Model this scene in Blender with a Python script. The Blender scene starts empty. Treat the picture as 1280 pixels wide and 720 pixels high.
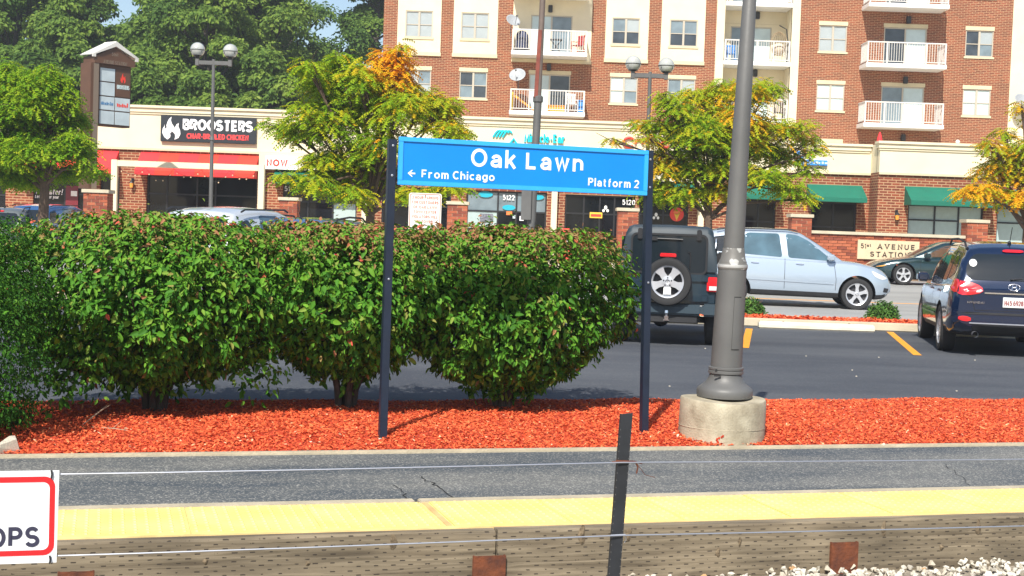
import bpy, bmesh, math, random
import numpy as np
from mathutils import Vector, Matrix
from mathutils.bvhtree import BVHTree
random.seed(7); RNG = np.random.default_rng(11)
S = bpy.context.scene; COL = S.collection
# ------------------------------------------------------------------ camera
FPX = 1750.0; HC = 1.74
RHO = math.radians(2.0); PIT = math.atan(80/FPX)
Fw = Vector((0, math.cos(PIT), -math.sin(PIT))); U0 = Vector((0, math.sin(PIT), math.cos(PIT))); R0 = Vector((1, 0, 0))
CR = R0*math.cos(RHO)+U0*math.sin(RHO); CU = U0*math.cos(RHO)-R0*math.sin(RHO)
cam = bpy.data.cameras.new('camera'); camo = bpy.data.objects.new('camera', cam); COL.objects.link(camo)
cam.sensor_width = 36.0; cam.lens = 36.0*FPX/1280; cam.clip_start = 0.1; cam.clip_end = 2000
M = Matrix((CR, CU, -Fw)).transposed().to_4x4(); M.translation = Vector((0, 0, HC)); camo.matrix_world = M
S.camera = camo
# ------------------------------------------------------------------ light
SUN_AZ = math.radians(14); SUN_EL = math.radians(46)
w = bpy.data.worlds.new('World'); S.world = w; w.use_nodes = True
nt = w.node_tree; sky = nt.nodes.new('ShaderNodeTexSky'); sky.sky_type = 'NISHITA'; sky.sun_disc = False
sky.sun_elevation = SUN_EL; sky.sun_rotation = math.pi+SUN_AZ; sky.air_density = 1.0; sky.dust_density = 1.0; sky.ozone_density = 1.0
bg = nt.nodes['Background']; nt.links.new(sky.outputs[0], bg.inputs[0]); bg.inputs[1].default_value = 0.11
sl = bpy.data.lights.new('sun', 'SUN'); sl.energy = 5.0; sl.angle = math.radians(0.5); sl.color = (1.0, 0.95, 0.86)
so = bpy.data.objects.new('sun', sl); COL.objects.link(so)
ld = Vector((math.sin(SUN_AZ)*math.cos(SUN_EL), math.cos(SUN_AZ)*math.cos(SUN_EL), -math.sin(SUN_EL)))
so.rotation_euler = ld.to_track_quat('-Z', 'Y').to_euler(); so.location = (-5, -20, 30)
vs = S.view_settings; vs.view_transform = 'Standard'; vs.look = 'None'; vs.exposure = 0.47; vs.gamma = 1.0
S.cycles.max_bounces = 6; S.cycles.transparent_max_bounces = 8
try: S.cycles.use_denoising = True
except Exception: pass
# ------------------------------------------------------------------ geometry of the place
def ray(x, y): return CR*(x-640)+CU*(360-y)+Fw*FPX
def P(x, y, Y):
    d = ray(x, y); return Vector((0, 0, HC))+d*(Y/d.y)
def G(x, y, z=0.0):
    d = ray(x, y); return Vector((0, 0, HC))+d*((z-HC)/d.z)
AZ = math.atan(.249*FPX/1500); EX = Vector((math.cos(AZ), math.sin(AZ), 0)); EN = Vector((-math.sin(AZ), math.cos(AZ), 0))
def ST(x, y, z=0.0):
    g = G(x, y, z); return g.dot(EX), g.dot(EN)
def W(s, t, z=0.0): return EX*s+EN*t+Vector((0, 0, z))
# ------------------------------------------------------------------ materials
def mk(name, col, rough=.6, metal=0.0, var=0.0, vscale=6.0, bump=0.0, bscale=40.0, col2=None, spec=None, coat=0.0, emis=None):
    m = bpy.data.materials.new(name); m.use_nodes = True; t = m.node_tree; b = t.nodes['Principled BSDF']
    b.inputs['Base Color'].default_value = (*col, 1); b.inputs['Roughness'].default_value = rough; b.inputs['Metallic'].default_value = metal
    if spec is not None: b.inputs['Specular IOR Level'].default_value = spec
    if coat: b.inputs['Coat Weight'].default_value = coat; b.inputs['Coat Roughness'].default_value = .04
    if emis: b.inputs['Emission Color'].default_value = (*emis[0], 1); b.inputs['Emission Strength'].default_value = emis[1]
    tc = t.nodes.new('ShaderNodeTexCoord')
    if var > 0 or col2:
        n = t.nodes.new('ShaderNodeTexNoise'); n.inputs['Scale'].default_value = vscale; n.inputs['Detail'].default_value = 5
        t.links.new(tc.outputs['Object'], n.inputs['Vector'])
        r = t.nodes.new('ShaderNodeValToRGB'); r.color_ramp.elements[0].position = .3; r.color_ramp.elements[1].position = .7
        c2 = col2 or tuple(min(1, c*(1+var)) for c in col); c1 = col if col2 else tuple(c*(1-var) for c in col)
        r.color_ramp.elements[0].color = (*c1, 1); r.color_ramp.elements[1].color = (*c2, 1)
        t.links.new(n.outputs['Fac'], r.inputs[0]); t.links.new(r.outputs[0], b.inputs['Base Color'])
    if bump > 0:
        n2 = t.nodes.new('ShaderNodeTexNoise'); n2.inputs['Scale'].default_value = bscale; n2.inputs['Detail'].default_value = 4
        t.links.new(tc.outputs['Object'], n2.inputs['Vector'])
        bp = t.nodes.new('ShaderNodeBump'); bp.inputs['Strength'].default_value = bump; bp.inputs['Distance'].default_value = .02
        t.links.new(n2.outputs['Fac'], bp.inputs['Height']); t.links.new(bp.outputs[0], b.inputs['Normal'])
    return m
def N(t, kind, **kw):
    n = t.nodes.new(kind)
    for k, v in kw.items():
        if k in n.inputs: n.inputs[k].default_value = v
        else: setattr(n, k, v)
    return n
def mk_brick(name, bw, bh, mort, c1, c2, cm, msize=.07):
    m = bpy.data.materials.new(name); m.use_nodes = True; t = m.node_tree; b = t.nodes['Principled BSDF']; b.inputs['Roughness'].default_value = .85
    tc = N(t, 'ShaderNodeTexCoord'); sx = N(t, 'ShaderNodeSeparateXYZ'); t.links.new(tc.outputs['Object'], sx.inputs[0])
    ad = N(t, 'ShaderNodeMath', operation='ADD'); t.links.new(sx.outputs[0], ad.inputs[0]); t.links.new(sx.outputs[1], ad.inputs[1])
    cx = N(t, 'ShaderNodeCombineXYZ'); t.links.new(ad.outputs[0], cx.inputs[0]); t.links.new(sx.outputs[2], cx.inputs[1])
    br = N(t, 'ShaderNodeTexBrick'); br.inputs['Scale'].default_value = 1.0; br.inputs['Brick Width'].default_value = bw; br.inputs['Row Height'].default_value = bh
    br.inputs['Mortar Size'].default_value = mort; br.inputs['Mortar Smooth'].default_value = .1; br.inputs['Bias'].default_value = -.1
    br.inputs['Color1'].default_value = (*c1, 1); br.inputs['Color2'].default_value = (*c2, 1); br.inputs['Mortar'].default_value = (*cm, 1)
    t.links.new(cx.outputs[0], br.inputs['Vector'])
    no = N(t, 'ShaderNodeTexNoise'); no.inputs['Scale'].default_value = .6; no.inputs['Detail'].default_value = 6; t.links.new(tc.outputs['Object'], no.inputs['Vector'])
    mr = N(t, 'ShaderNodeMapRange'); mr.inputs['To Min'].default_value = .72; mr.inputs['To Max'].default_value = 1.28; t.links.new(no.outputs['Fac'], mr.inputs['Value'])
    mx = N(t, 'ShaderNodeMix', data_type='RGBA', blend_type='MULTIPLY'); mx.inputs['Factor'].default_value = 1
    t.links.new(br.outputs['Color'], mx.inputs['A']); t.links.new(mr.outputs[0], mx.inputs['B']); t.links.new(mx.outputs['Result'], b.inputs['Base Color'])
    bp = N(t, 'ShaderNodeBump', invert=True); bp.inputs['Strength'].default_value = .5; bp.inputs['Distance'].default_value = .01
    t.links.new(br.outputs['Fac'], bp.inputs['Height']); t.links.new(bp.outputs[0], b.inputs['Normal'])
    return m
def mk_tint(name, stops, rough=.5, trans=0.25, spec=.35):
    m = bpy.data.materials.new(name); m.use_nodes = True; t = m.node_tree; b = t.nodes['Principled BSDF']; b.inputs['Roughness'].default_value = rough
    b.inputs['Specular IOR Level'].default_value = spec
    at = N(t, 'ShaderNodeAttribute', attribute_name='tint'); r = N(t, 'ShaderNodeValToRGB'); t.links.new(at.outputs['Fac'], r.inputs[0])
    el = r.color_ramp.elements
    for i, (p, c) in enumerate(stops):
        e_ = el[i] if i < 2 else el.new(p)
        e_.position = p; e_.color = (*c, 1)
    t.links.new(r.outputs[0], b.inputs['Base Color'])
    if trans > 0:
        tr = N(t, 'ShaderNodeBsdfTranslucent'); t.links.new(r.outputs[0], tr.inputs[0]); ms = N(t, 'ShaderNodeMixShader'); ms.inputs[0].default_value = trans
        t.links.new(b.outputs[0], ms.inputs[1]); t.links.new(tr.outputs[0], ms.inputs[2]); t.links.new(ms.outputs[0], t.nodes['Material Output'].inputs[0])
    return m
def mk_asphalt(name, c1, c2, speck, sscale=160, samt=.5, patch=.5):
    m = bpy.data.materials.new(name); m.use_nodes = True; t = m.node_tree; b = t.nodes['Principled BSDF']; b.inputs['Roughness'].default_value = .85
    tc = N(t, 'ShaderNodeTexCoord'); n = N(t, 'ShaderNodeTexNoise'); n.inputs['Scale'].default_value = patch; n.inputs['Detail'].default_value = 6; n.inputs['Roughness'].default_value = .6
    mp = N(t, 'ShaderNodeMapping'); mp.inputs['Scale'].default_value = (.5, 1.6, 1); t.links.new(tc.outputs['Object'], mp.inputs[0]); t.links.new(mp.outputs[0], n.inputs['Vector'])
    r = N(t, 'ShaderNodeValToRGB'); r.color_ramp.elements[0].position = .38; r.color_ramp.elements[1].position = .66
    r.color_ramp.elements[0].color = (*c1, 1); r.color_ramp.elements[1].color = (*c2, 1); t.links.new(n.outputs['Fac'], r.inputs[0])
    v = N(t, 'ShaderNodeTexVoronoi'); v.inputs['Scale'].default_value = sscale; t.links.new(tc.outputs['Object'], v.inputs['Vector'])
    sc = N(t, 'ShaderNodeSeparateColor'); t.links.new(v.outputs['Color'], sc.inputs[0])
    ad = N(t, 'ShaderNodeMath', operation='MULTIPLY_ADD'); ad.inputs[1].default_value = .35; t.links.new(n.outputs['Fac'], ad.inputs[0]); t.links.new(sc.outputs[0], ad.inputs[2])
    gt = N(t, 'ShaderNodeMapRange'); gt.inputs['From Min'].default_value = .9; gt.inputs['From Max'].default_value = 1.15; gt.inputs['To Max'].default_value = samt; t.links.new(ad.outputs[0], gt.inputs['Value'])
    mx = N(t, 'ShaderNodeMix', data_type='RGBA'); t.links.new(gt.outputs[0], mx.inputs['Factor']); t.links.new(r.outputs[0], mx.inputs['A']); mx.inputs['B'].default_value = (*speck, 1)
    t.links.new(mx.outputs['Result'], b.inputs['Base Color'])
    bp = N(t, 'ShaderNodeBump'); bp.inputs['Strength'].default_value = .5; bp.inputs['Distance'].default_value = .01
    t.links.new(sc.outputs[1], bp.inputs['Height']); t.links.new(bp.outputs[0], b.inputs['Normal'])
    return m
BRK = dict(c1=(.250, .058, .023), c2=(.135, .033, .015), cm=(.42, .255, .14))
m_brickT = mk_brick('brick_upper', .285, .087, .0125, **BRK)
m_brickR = mk_brick('brick_shop', .31, .102, .0145, **BRK)
m_cream = mk('cream_stucco', (.74, .65, .46), .85, var=.06, vscale=1.2, bump=.15, bscale=60)
m_creamd = mk('cream_trim', (.62, .53, .35), .8, var=.08, vscale=2)
m_white = mk('white_paint', (.8, .8, .78), .5, var=.04)
m_winframe = mk('window_frame_paint', (.46, .41, .33), .5)
m_blind = mk('blind_pane', (.36, .40, .41), .2, var=.06, vscale=2, coat=.2)
m_blue = mk('sky_pane', (.17, .22, .25), .12, var=.25, vscale=1.5, coat=.2)
m_darkp = mk('dark_pane', (.04, .05, .062), .08, var=.4, vscale=1.6, coat=.2)
m_pale = mk('curtain_pane', (.50, .60, .60), .2, var=.10, vscale=1.5, coat=.2)
m_shop = mk('shop_glass', (.008, .010, .013), .06, var=.5, vscale=.8, spec=.28)
m_frost = mk('frosted_pane', (.40, .50, .49), .3, var=.05, coat=.2)
m_rail = mk('railing_paint', (.64, .62, .58), .5)
m_black = mk('black_metal', (.018, .018, .02), .4)
m_blackpl = mk('black_plastic', (.02, .02, .022), .6, var=.2)
m_green = mk('green_canvas', (.003, .14, .088), .75, var=.08, vscale=3)
m_red1 = mk('red_canvas', (.76, .03, .035), .75, var=.06, vscale=3)
m_red2 = mk('orange_red_canvas', (.80, .045, .022), .75, var=.06, vscale=3)
m_pole = mk('grey_pole_paint', (.108, .107, .104), .5, var=.12, vscale=3, bump=.05)
m_conc = mk('concrete', (.50, .43, .31), .9, bump=.35, bscale=50, col2=(.36, .31, .22), vscale=4)
m_kerb = mk('kerb_concrete', (.56, .49, .36), .9, bump=.2, bscale=40, var=.12, vscale=2)
m_navy = mk('navy_post_paint', (.008, .015, .033), .45, var=.15, vscale=8)
m_signblue = mk('sign_blue', (.0, .225, .74), .4, col2=(.0, .205, .70), vscale=3, bump=.03, bscale=12)
m_signrim = mk('sign_rim_blue', (.03, .36, .84), .4, var=.07, vscale=5)
m_signwh = mk('sign_lettering', (.78, .80, .68), .5, var=.05, vscale=30)
m_steel = mk('wire_steel', (.45, .47, .52), .35, metal=.7)
m_rust = mk('rust', (.18, .05, .016), .85, col2=(.07, .022, .012), vscale=14, bump=.3, bscale=60)
m_yellow = mk('tactile_yellow', (.80, .59, .17), .6, var=.10, vscale=3, col2=(.80, .64, .25))
m_orange = mk('orange_line_paint', (.80, .33, .02), .7, var=.12, vscale=6)
m_tyre = mk('tyre_rubber', (.018, .018, .019), .75, bump=.1)
m_rim = mk('alloy', (.62, .63, .66), .3, metal=.55)
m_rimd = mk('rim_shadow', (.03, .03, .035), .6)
m_glass = mk('car_glass', (.012, .018, .024), .04, spec=.5)
m_glassb = mk('car_glass_blue', (.07, .13, .17), .05, spec=.4, var=.3, vscale=2)
m_tail = mk('tail_lamp', (.62, .012, .02), .15, coat=1)
m_lens = mk('clear_lens', (.7, .72, .72), .1, coat=1)
m_chrome = mk('chrome', (.75, .75, .77), .15, metal=1)
m_amber = mk('amber', (.8, .35, .06), .3)
m_bark = mk('bark', (.10, .065, .045), .9, bump=.6, bscale=25, var=.3, vscale=9)
m_barkd = mk('dark_bark', (.055, .045, .035), .9, bump=.6, bscale=25, var=.3, vscale=9)
m_rock = mk('white_rock', (.62, .56, .45), .9, bump=.4, bscale=30, var=.15, vscale=12)
m_hedge = mk_tint('hedge_leaf', [(0, (.020, .085, .008)), (.35, (.066, .205, .016)), (.60, (.145, .31, .026)), (.78, (.23, .22, .055)), (.92, (.30, .16, .075)), (1, (.58, .09, .06))], .6, .16, .16)
m_small = mk_tint('shrub_leaf', [(0, (.010, .05, .005)), (.6, (.045, .140, .012)), (1, (.12, .24, .022))], .6, .12, .15)
m_loc = mk_tint('locust_leaf', [(0, (.10, .25, .008)), (.42, (.31, .45, .014)), (.68, (.52, .50, .016)), (.86, (.74, .46, .012)), (1, (.90, .42, .012))], .6, .45, .2)
m_map = mk_tint('maple_leaf', [(0, (.09, .26, .008)), (.5, (.27, .43, .014)), (1, (.50, .52, .02))], .6, .45, .2)
m_wood = mk_tint('wood_leaf', [(0, (.09, .175, .04)), (.4, (.19, .31, .06)), (.75, (.30, .42, .07)), (1, (.38, .46, .11))], .7, .5, .08)
m_mulch = mk_tint('mulch_chip', [(0, (.33, .036, .014)), (.4, (.66, .095, .028)), (.85, (.80, .165, .055)), (.95, (.72, .25, .09)), (1, (.75, .5, .3))], .85, 0)
m_mulchb = mk('mulch_base', (.62, .07, .02), .95, col2=(.36, .03, .01), vscale=30, bump=.8, bscale=60)
# ------------------------------------------------------------------ mesh building
class MB:
    def __init__(s): s.v = []; s.f = []; s.mi = []; s.cur = 0
    def add(s, vs_, fs):
        o = len(s.v); s.v += [tuple(v) for v in vs_]; s.f += [tuple(i+o for i in f) for f in fs]; s.mi += [s.cur]*len(fs); return s
    def box(s, x0, x1, y0, y1, z0, z1, mat=None):
        vs_ = [Vector((x, y, z)) for z in (z0, z1) for y in (y0, y1) for x in (x0, x1)]
        if mat is not None: vs_ = [mat @ v for v in vs_]
        return s.add(vs_, [(0, 2, 3, 1), (4, 5, 7, 6), (0, 1, 5, 4), (2, 6, 7, 3), (0, 4, 6, 2), (1, 3, 7, 5)])
    def quad(s, a, b, c, d): return s.add([a, b, c, d], [(0, 1, 2, 3)])
    def prism(s, pts, off):                                   # polygon extruded by a vector
        n = len(pts); off = Vector(off); a = [Vector(p) for p in pts]; b = [p+off for p in a]
        return s.add(a+b, [tuple(range(n-1, -1, -1)), tuple(range(n, 2*n))]+[(i, (i+1) % n, n+(i+1) % n, n+i) for i in range(n)])
    def tube(s, pts, rad, n=8, caps=True):
        pts = [Vector(p) for p in pts]; k = len(pts)
        if not hasattr(rad, '__len__'): rad = [rad]*k
        vs_ = []
        for i, p in enumerate(pts):
            d = (pts[min(i+1, k-1)]-pts[max(i-1, 0)]).normalized()
            a = d.cross(Vector((0, 0, 1)) if abs(d.z) < .9 else Vector((1, 0, 0))).normalized(); b = d.cross(a)
            for j in range(n):
                th = 2*math.pi*j/n; vs_.append(p+(a*math.cos(th)+b*math.sin(th))*rad[i])
        fs = [(i*n+j, i*n+(j+1) % n, (i+1)*n+(j+1) % n, (i+1)*n+j) for i in range(k-1) for j in range(n)]
        if caps: fs += [tuple(range(n-1, -1, -1)), tuple((k-1)*n+j for j in range(n))]
        return s.add(vs_, fs)
    def lathe(s, prof, c=(0, 0, 0), n=24, axis='z', closed=True):     # prof: (r, h)
        vs_ = []
        for r, h in prof:
            for j in range(n):
                th = 2*math.pi*j/n; a, b = r*math.cos(th), r*math.sin(th)
                v = (a, b, h) if axis == 'z' else ((a, h, b) if axis == 'y' else (h, a, b)); vs_.append(Vector(v)+Vector(c))
        k = len(prof); fs = [(i*n+j, i*n+(j+1) % n, (i+1)*n+(j+1) % n, (i+1)*n+j) for i in range(k-1) for j in range(n)]
        if closed: fs += [tuple(range(n-1, -1, -1)), tuple((k-1)*n+j for j in range(n))]
        return s.add(vs_, fs)
    def ball(s, c, r, n=14, m=9, sz=1.0):
        return s.lathe([(max(1e-4, r*math.sin(math.pi*i/m)), -r*sz*math.cos(math.pi*i/m)) for i in range(m+1)], c, n)
    def mesh(s, name, mats, smooth=False, bevel=0, seg=2, recalc=True):
        me = bpy.data.meshes.new(name); me.from_pydata([tuple(v) for v in s.v], [], s.f)
        mats = mats if isinstance(mats, (list, tuple)) else [mats]
        for m in mats: me.materials.append(m)
        me.polygons.foreach_set('material_index', s.mi)
        if bevel or recalc:
            bm = bmesh.new(); bm.from_mesh(me)
            if recalc: bmesh.ops.recalc_face_normals(bm, faces=bm.faces)
            if bevel:
                ed = [e for e in bm.edges if e.is_manifold and e.calc_face_angle(0) > .5]
                bmesh.ops.bevel(bm, geom=ed, offset=bevel, segments=seg, affect='EDGES', clamp_overlap=True)
            bm.to_mesh(me); bm.free()
        if smooth:
            me.polygons.foreach_set('use_smooth', [True]*len(me.polygons)); me.set_sharp_from_angle(angle=math.radians(38))
        me.update(); return me
    def build(s, name, mats, parent=None, loc=None, rz=0, kind=None, label=None, **kw):
        return link(name, s.mesh(name, mats, **kw), parent, loc, rz, kind, label)
def link(name, me, parent=None, loc=None, rz=0, kind=None, label=None):
    o = bpy.data.objects.new(name, me); COL.objects.link(o)
    if parent is not None: o.parent = parent
    if loc is not None: o.location = loc
    if rz: o.rotation_euler = (0, 0, rz)
    if kind: o['kind'] = kind
    if label: o['label'] = label
    return o
def thing(name, label, cat, loc=(0, 0, 0), rz=0, group=None):
    o = bpy.data.objects.new(name, None); COL.objects.link(o); o.location = loc; o.rotation_euler = (0, 0, rz); o.empty_display_size = .2
    o['label'] = label; o['category'] = cat
    if group: o['group'] = group
    return o
def tag(o, label, cat, group=None):
    o['label'] = label; o['category'] = cat
    if group: o['group'] = group
    return o
def copy_tree(o, parent=None):
    c = o.copy(); COL.objects.link(c)
    if parent is not None: c.parent = parent
    for ch in [k for k in bpy.data.objects if k.parent == o]: copy_tree(ch, c)
    return c
def fast_mesh(name, verts, faces_flat, nper, mat, tint=None):     # numpy verts (N,3), all faces with nper corners
    me = bpy.data.meshes.new(name); nv = len(verts); nf = len(faces_flat)//nper
    me.vertices.add(nv); me.vertices.foreach_set('co', np.ascontiguousarray(verts, np.float32).ravel())
    me.loops.add(nf*nper); me.loops.foreach_set('vertex_index', np.ascontiguousarray(faces_flat, np.int32))
    me.polygons.add(nf); me.polygons.foreach_set('loop_start', np.arange(0, nf*nper, nper, dtype=np.int32))
    me.materials.append(mat)
    if tint is not None:
        a = me.attributes.new('tint', 'FLOAT', 'POINT'); a.data.foreach_set('value', np.ascontiguousarray(tint, np.float32))
    me.update(calc_edges=True); me.validate(); return me
def arc(cx, cy, rx, ry, a0, a1, n=None):
    n = n or max(3, int(abs(a1-a0)/18)); return [(cx+rx*math.cos(math.radians(a0+(a1-a0)*i/n)), cy+ry*math.sin(math.radians(a0+(a1-a0)*i/n))) for i in range(n+1)]
_b, _t, _x = .085, .915, .64
_oval = lambda cx, cy, rx, ry: arc(cx, cy, rx, ry, 90, 450, 24)
_P = [(0, _b), (0, _t), (.26, _t)]+arc(.28, .70, .24, .215, 90, -90)+[(0, .485)]
_S = arc(.28, .705, .255, .21, 25, 270)[:-1]+arc(.28, .295, .28, .21, 90, -158)
_n = arc(.22, .42, .22, .22, 180, 0)+[(.44, _b)]
GLYPHS = {'O': [_oval(.36, .5, .36, .415)], 'C': [arc(.36, .5, .36, .415, 48, 312)], 'G': [arc(.36, .5, .36, .415, 48, 325)+[(.68, .46), (.42, .46)]], 'L': [[(0, _t), (0, _b), (.46, _b)]], 'F': [[(0, _b), (0, _t), (.50, _t)], [(0, .5), (.42, .5)]],
 'P': [_P], 'R': [_P, [(.25, .485), (.50, _b-.08)]], 'B': [_P[:3]+arc(.28, .715, .22, .20, 90, -90)+[(0, .515)], [(.24, .515)]+arc(.30, .30, .24, .215, 90, -90)+[(0, _b)]], 'S': [_S], 'T': [[(0, _t), (.58, _t)], [(.29, _t), (.29, 0)]], 'E': [[(.47, _t), (0, _t), (0, _b), (.49, _b)], [(0, .5), (.43, .5)]],
 'H': [[(0, 0), (0, 1)], [(.54, 0), (.54, 1)], [(0, .5), (.54, .5)]], 'A': [[(0, 0), (.31, .97), (.62, 0)], [(.12, .33), (.50, .33)]], 'I': [[(0, 0), (0, 1)]], 'D': [[(0, _b), (0, _t), (.2, _t)]+arc(.22, .5, .36, .415, 90, -90)+[(.0, _b)]], 'K': [[(0, 0), (0, 1)], [(.54, 1), (.03, .40)], [(.20, .58), (.56, 0)]], 'N': [[(0, 0), (0, .93), (.52, .07), (.52, 1)]],
 'W': [[(0, 1), (.2, .06), (.4, .94), (.6, .06), (.8, 1)]], 'U': [[(0, 1), (0, .35)]+arc(.26, .35, .26, .265, 180, 360)+[(.52, 1)]], 'V': [[(0, 1), (.3, .05), (.6, 1)]], 'M': [[(0, 0), (0, .93), (.33, .16), (.66, .93), (.66, 0)]], 'Y': [[(0, 1), (.3, .45), (.6, 1)], [(.3, .45), (.3, 0)]], '-': [[(0, .40), (.27, .40)]],
 'o': [_oval(.27, .3625, .27, .2775)], 'a': [arc(.24, .43, .21, .21, 165, 0)+[(.45, 0)], [(.45, .40), (.24, .37)]+arc(.20, .225, .20, .14, 90, 280)+[(.36, .13), (.45, .24)]], 'k': [[(0, 0), (0, 1)], [(.43, .725), (.02, .26)], [(.16, .42), (.46, 0)]], 'w': [[(0, .725), (.17, .06), (.34, .68), (.51, .06), (.68, .725)]], 'n': [[(0, 0), (0, .725)], _n], 'h': [[(0, 0), (0, 1)], _n],
 'r': [[(0, 0), (0, .725)], arc(.25, .42, .25, .22, 180, 70)], 'm': [[(0, 0), (0, .725)], arc(.18, .45, .18, .19, 180, 0)+[(.36, 0)], arc(.54, .45, .18, .19, 180, 0)+[(.72, 0)]], 'i': [[(0, 0), (0, .725)], [(0, .85), (0, 1)]], 'c': [arc(.26, .3625, .26, .2775, 48, 312)], 'g': [_oval(.25, .3625, .25, .2775), [(.50, .725), (.50, .02)]+arc(.26, .02, .24, .15, 0, -155)],
 'l': [[(0, 0), (0, 1)]], 't': [[(.12, .9), (.12, .22)]+arc(.25, .22, .13, .135, 180, 290), [(0, _x), (.31, _x)]], 'f': [[(.12, 0), (.12, .74)]+arc(.26, .74, .14, .175, 180, 75), [(0, _x), (.31, _x)]], 'e': [[(.03, .37), (.50, .37)]+arc(.26, .3625, .25, .2775, 8, 312)], 's': [[(x*.82, y*.67+.03) for x, y in _S]], 'u': [[(0, .725), (0, .33)]+arc(.21, .33, .21, .245, 180, 360), [(.42, .725), (.42, 0)]], 'y': [[(0, .725), (.22, .1)], [(.44, .725), (.16, -.16), (.03, -.16)]],
 '!': [[(0, 1), (0, .3)], [(0, 0), (0, .15)]], '0': [_oval(.26, .5, .26, .415)], '1': [[(0, .72), (.17, .88), (.17, 0)]], '2': [arc(.26, .68, .25, .235, 165, -38)+[(.02, _b), (.52, _b)]], '4': [[(.40, 0), (.40, .93), (0, .32), (.54, .32)]], '5': [[(.46, _t), (.08, _t), (.04, .50)]+arc(.25, .36, .25, .275, 135, -150)], '6': [_oval(.26, .34, .26, .255), arc(.32, .36, .32, .555, 180, 70)], '8': [_oval(.26, .705, .22, .21), _oval(.26, .295, .26, .21)], '9': [_oval(.26, .66, .26, .255), arc(.20, .64, .32, .555, 0, -110)]}
def text(name, s, x0, x1, z0, cap, y, mat, parent, bold=.0, extrude=.006, spacing=1.0, shear=0.0, label=None, T=.17, serif=False):
    """lettering in the local XZ plane facing -Y: strokes fitted between x0 and x1, baseline z0, capital height cap"""
    pen = 0.0; strokes = []; gap = (.15+T)*spacing
    for ch in s:
        if ch == ' ': pen += .34; continue
        g = GLYPHS.get(ch) or GLYPHS[ch.upper()]; mx = max(p[0] for st in g for p in st); mn = min(p[0] for st in g for p in st)
        for st in g:
            strokes.append([(pen+p[0]-mn, p[1]) for p in st])
            if serif and len(st) < 9:
                for q in (st[0], st[-1]):
                    if q[1] in (0, 1, _b, _t) and not (len(st) > 3 and q[1] in (_b, _t) and q[0] > .2): strokes.append(('serif', pen+q[0]-mn, 0.03 if q[1] < .5 else .97))
        pen += mx-mn+gap
    width = pen-gap; th = T*cap; k = (x1-x0-th)/max(width, 1e-3) if width > .01 else 1.0; mb = MB()
    for i, st in enumerate(strokes):
        if st[0] == 'serif': pts = [(st[1]-.16*1, st[2]), (st[1]+.16, st[2])]; hw = .03*cap
        else: pts = st; hw = th/2
        pts = [Vector((x0+th/2+p[0]*k+shear*p[1]*cap, z0+p[1]*cap)) for p in pts]; pts = [p for j, p in enumerate(pts) if j == 0 or (p-pts[j-1]).length > 1e-4*cap]; closed = (pts[0]-pts[-1]).length < 1e-4*cap
        if closed: pts = pts[:-1]
        n = len(pts); L = []; R = []
        for j in range(n):
            a = pts[j-1] if (j or closed) else None; c = pts[(j+1) % n] if (j < n-1 or closed) else None; d1 = (pts[j]-a).normalized() if a is not None else None; d2 = (c-pts[j]).normalized() if c is not None else None
            d1 = d1 or d2; d2 = d2 or d1; n1 = Vector((-d1.y, d1.x)); n2 = Vector((-d2.y, d2.x)); m = n1+n2
            if m.length < 1e-6: m = n1
            m.normalize(); ml = min(1.6, 1/max(.3, m.dot(n1))); L.append(pts[j]+m*hw*ml); R.append(pts[j]-m*hw*ml)
        yo = y-.00012*i; q = [(p.x, yo, p.y) for p in L]+[(p.x, yo, p.y) for p in R]+[(p.x, yo-extrude, p.y) for p in L]+[(p.x, yo-extrude, p.y) for p in R]; fs = []
        for j in range(n if closed else n-1):
            e = (j+1) % n; fs += [(2*n+j, 3*n+j, 3*n+e, 2*n+e), (j, 2*n+j, 2*n+e, e), (n+j, n+e, 3*n+e, 3*n+j)]
        if not closed: fs += [(0, n, 3*n, 2*n), (n-1, 3*n-1, 4*n-1, 2*n-1)]
        mb.add(q, fs)
    return mb.build(name, mat, parent, label=label, recalc=False)
def wall(mb, x0, x1, z0, z1, y, depth, holes):
    """a wall face at y with reveals of the given depth round its openings"""
    xs = sorted({x0, x1, *[c for h in holes for c in h[:2] if x0 < c < x1]}); zs = sorted({z0, z1, *[c for h in holes for c in h[2:] if z0 < c < z1]})
    for i in range(len(xs)-1):
        for j in range(len(zs)-1):
            cx, cz = (xs[i]+xs[i+1])/2, (zs[j]+zs[j+1])/2
            if any(h[0] < cx < h[1] and h[2] < cz < h[3] for h in holes): continue
            mb.quad((xs[i], y, zs[j]), (xs[i+1], y, zs[j]), (xs[i+1], y, zs[j+1]), (xs[i], y, zs[j+1]))
    for a, b, c, d in holes:
        a, b, c, d = max(a, x0), min(b, x1), max(c, z0), min(d, z1)
        for p, q in (((a, c), (a, d)), ((a, d), (b, d)), ((b, d), (b, c)), ((b, c), (a, c))):
            mb.quad((p[0], y, p[1]), (q[0], y, q[1]), (q[0], y+depth, q[1]), (p[0], y+depth, p[1]))
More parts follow.
